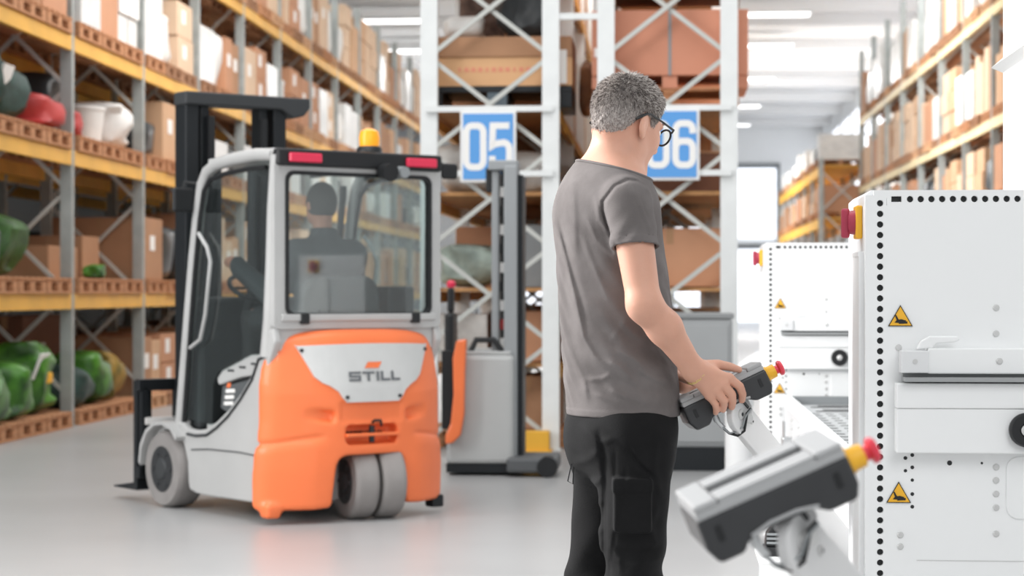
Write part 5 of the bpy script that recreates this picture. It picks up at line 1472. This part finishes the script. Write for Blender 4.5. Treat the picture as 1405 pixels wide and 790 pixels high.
# short strands standing on the cap, dark and light
hv = np.empty(len(hair.data.vertices)*3, np.float32); hair.data.vertices.foreach_get('co', hv); hv = hv.reshape(-1, 3)
hn = np.empty_like(hv).ravel(); hair.data.vertices.foreach_get('normal', hn); hn = hn.reshape(-1, 3)
rg = np.random.RandomState(4)
loc_ = hair_local(hv+M0)
outer = np.einsum('ij,ij->i', loc_/np.array(HR_)**2, hn@RH) > 0
cand = np.where(outer)[0]
def strands(name, n, m_, ln, wd, seed):
    rs = np.random.RandomState(seed); i = rs.choice(cand, n)
    q = loc_[i]; nn = hn[i]
    crown = np.array([-.045, 0, .085])
    flow = (q-crown); flow[:, 2] -= .05; flow = flow@RH.T
    flow /= np.linalg.norm(flow, axis=1)[:, None]
    flow -= nn*np.einsum('ij,ij->i', flow, nn)[:, None]; flow /= np.linalg.norm(flow, axis=1)[:, None]+1e-6
    lift = np.clip((q[:, 2]+.03)/.10, .10, .60)[:, None]
    dr = flow*(1-lift*.6)+nn*lift+rs.normal(0, .16, (n, 3)); dr /= np.linalg.norm(dr, axis=1)[:, None]
    p0 = hv[i]+rs.normal(0, .0012, (n, 3))-nn*.001
    L_ = ln*rs.uniform(.6, 1.2, n)[:, None]*(.45+.75*np.clip((q[:, 2:3]+.05)/.12, 0, 1))
    side_ = np.cross(dr, rs.normal(0, 1, (n, 3))); side_ /= np.linalg.norm(side_, axis=1)[:, None]
    v = np.stack([p0-side_*wd, p0+side_*wd, p0+dr*L_*.6+nn*.0004+side_*wd*.6, p0+dr*L_+flow*L_*.15], 1).reshape(-1, 3)
    k = np.arange(n)*4
    q4 = np.stack([k, k+1, k+2, k+3], 1)
    me = bpy.data.meshes.new(name); me.from_pydata(v.tolist(), [], q4.tolist()); me.materials.append(m_)
    o = bpy.data.objects.new(name, me); COL.objects.link(o); o.parent = man; o['kind'] = 'stuff'
    return o
strands('hair_strands', 16000, mat('hair_dark_strand', '6b625e', .55), .0115, .00036, 1)
strands('hair_strands', 19000, mat('hair_light_strand', 'd6cfca', .5), .012, .00032, 2)

for s in (-1, 1):
    ec = hd(.080, s*.031, -.014)-M0
    MB().lathe(tuple(ec-hf*.012), tuple(hf), [(.001, 0), (.008, .003), (.012, .012), (.0095, .020), (.0055, .0235), (.001, .0245)], 16).build('eye', M_label, man, smooth=True)
    MB().lathe(tuple(ec+hf*.0105), tuple(hf), [(.0055, 0), (.003, .0018), (.001, .002)], 14).build('iris', mat('iris_grey', '4a5a60', .3), man)
    MB().tube([tuple(hd(.099-.012*q, s*(.016+.034*q), .010+.004*math.sin(q*3))-M0) for q in (0, .25, .5, .75, 1)], [.002, .0035, .0035, .003, .0015], 6).build('eyebrow', M_hair, man, smooth=True)
# ---- glasses
gl = thing('glasses', None, None, tuple(HC-M0), 0); gl.parent = man
gl.rotation_euler = Matrix([list(r) for r in RH]).to_euler()
def ring_pts(s): return [(.108+.002*math.cos(a*PI/10), s*.034+.0245*math.cos(a*PI/10), -.016+.021*math.sin(a*PI/10)) for a in range(20)]
for s in (-1, 1):
    MB().tube(ring_pts(s), .0026, 8, closed=True).build('lens_rim', M_black, gl, smooth=True)
    v = ring_pts(s); MB().add(v, [tuple(range(20))]).build('lens', M_lens, gl)
    MB().tube([(.108, s*.058, -.004), (.098, s*.073, -.002), (.05, s*.079, .001), (.0, s*.086, .002), (-.016, s*.088, -.003), (-.030, s*.086, -.014), (-.042, s*.082, -.026)], [.003, .003, .0026, .0028, .0034, .0042, .0034], 8).build('temple', M_black, gl, smooth=True)
MB().tube([(.110, -.011, -.010), (.113, 0, -.006), (.110, .011, -.010)], .0018, 8).build('bridge', M_black, gl, smooth=True)
# ---- bracelet of small links on the right wrist, watch on the left
br_ = thing('bracelet', None, None, tuple(WRR-M0), 0); br_.parent = man
dw = Vector(m(972, 514, -.145)-ELR).normalized(); bx_ = Vector((0, -1, 0)); bx_ = (bx_-dw*bx_.dot(dw)).normalized(); by_ = dw.cross(bx_)
M_gold = mat('pale_gold', 'e6cf8e', .3, metal=.7)
NB = 30
for k in range(NB):
    a = 2*PI*k/NB; c_ = dw*(.012+.007*math.sin(a+.6))+bx_*(.0305*math.cos(a))+by_*(.0305*math.sin(a))
    t_ = (-bx_*math.sin(a)+by_*math.cos(a)); a2 = (k % 2)*.9
    wv = (dw*math.cos(a2)+(bx_*math.cos(a)+by_*math.sin(a))*math.sin(a2))
    MB().tube([c_+t_*(.0042*math.cos(q*PI/4))+wv*(.0024*math.sin(q*PI/4)) for q in range(8)], .0012, 5, closed=True).build('bracelet_link', M_gold, br_)
wt = thing('wristwatch', None, None, tuple(WRL-M0), 0); wt.parent = man
dl_ = Vector(LP-ELL).normalized(); q_ = dl_.orthogonal().normalized()
MB().lathe(-dl_*.011, dl_, [(.030, 0), (.0315, .003), (.0315, .019), (.030, .022)], 24).build('watch_strap', M_black, wt, smooth=True)
wn = Vector((-.2, -1, .35)); wn = (wn-dl_*wn.dot(dl_)).normalized()
MB().lathe(wn*.029, wn, [(.017, 0), (.018, .004), (.016, .009), (.003, .0095)], 24).build('watch_case', M_chrome, wt, smooth=True)
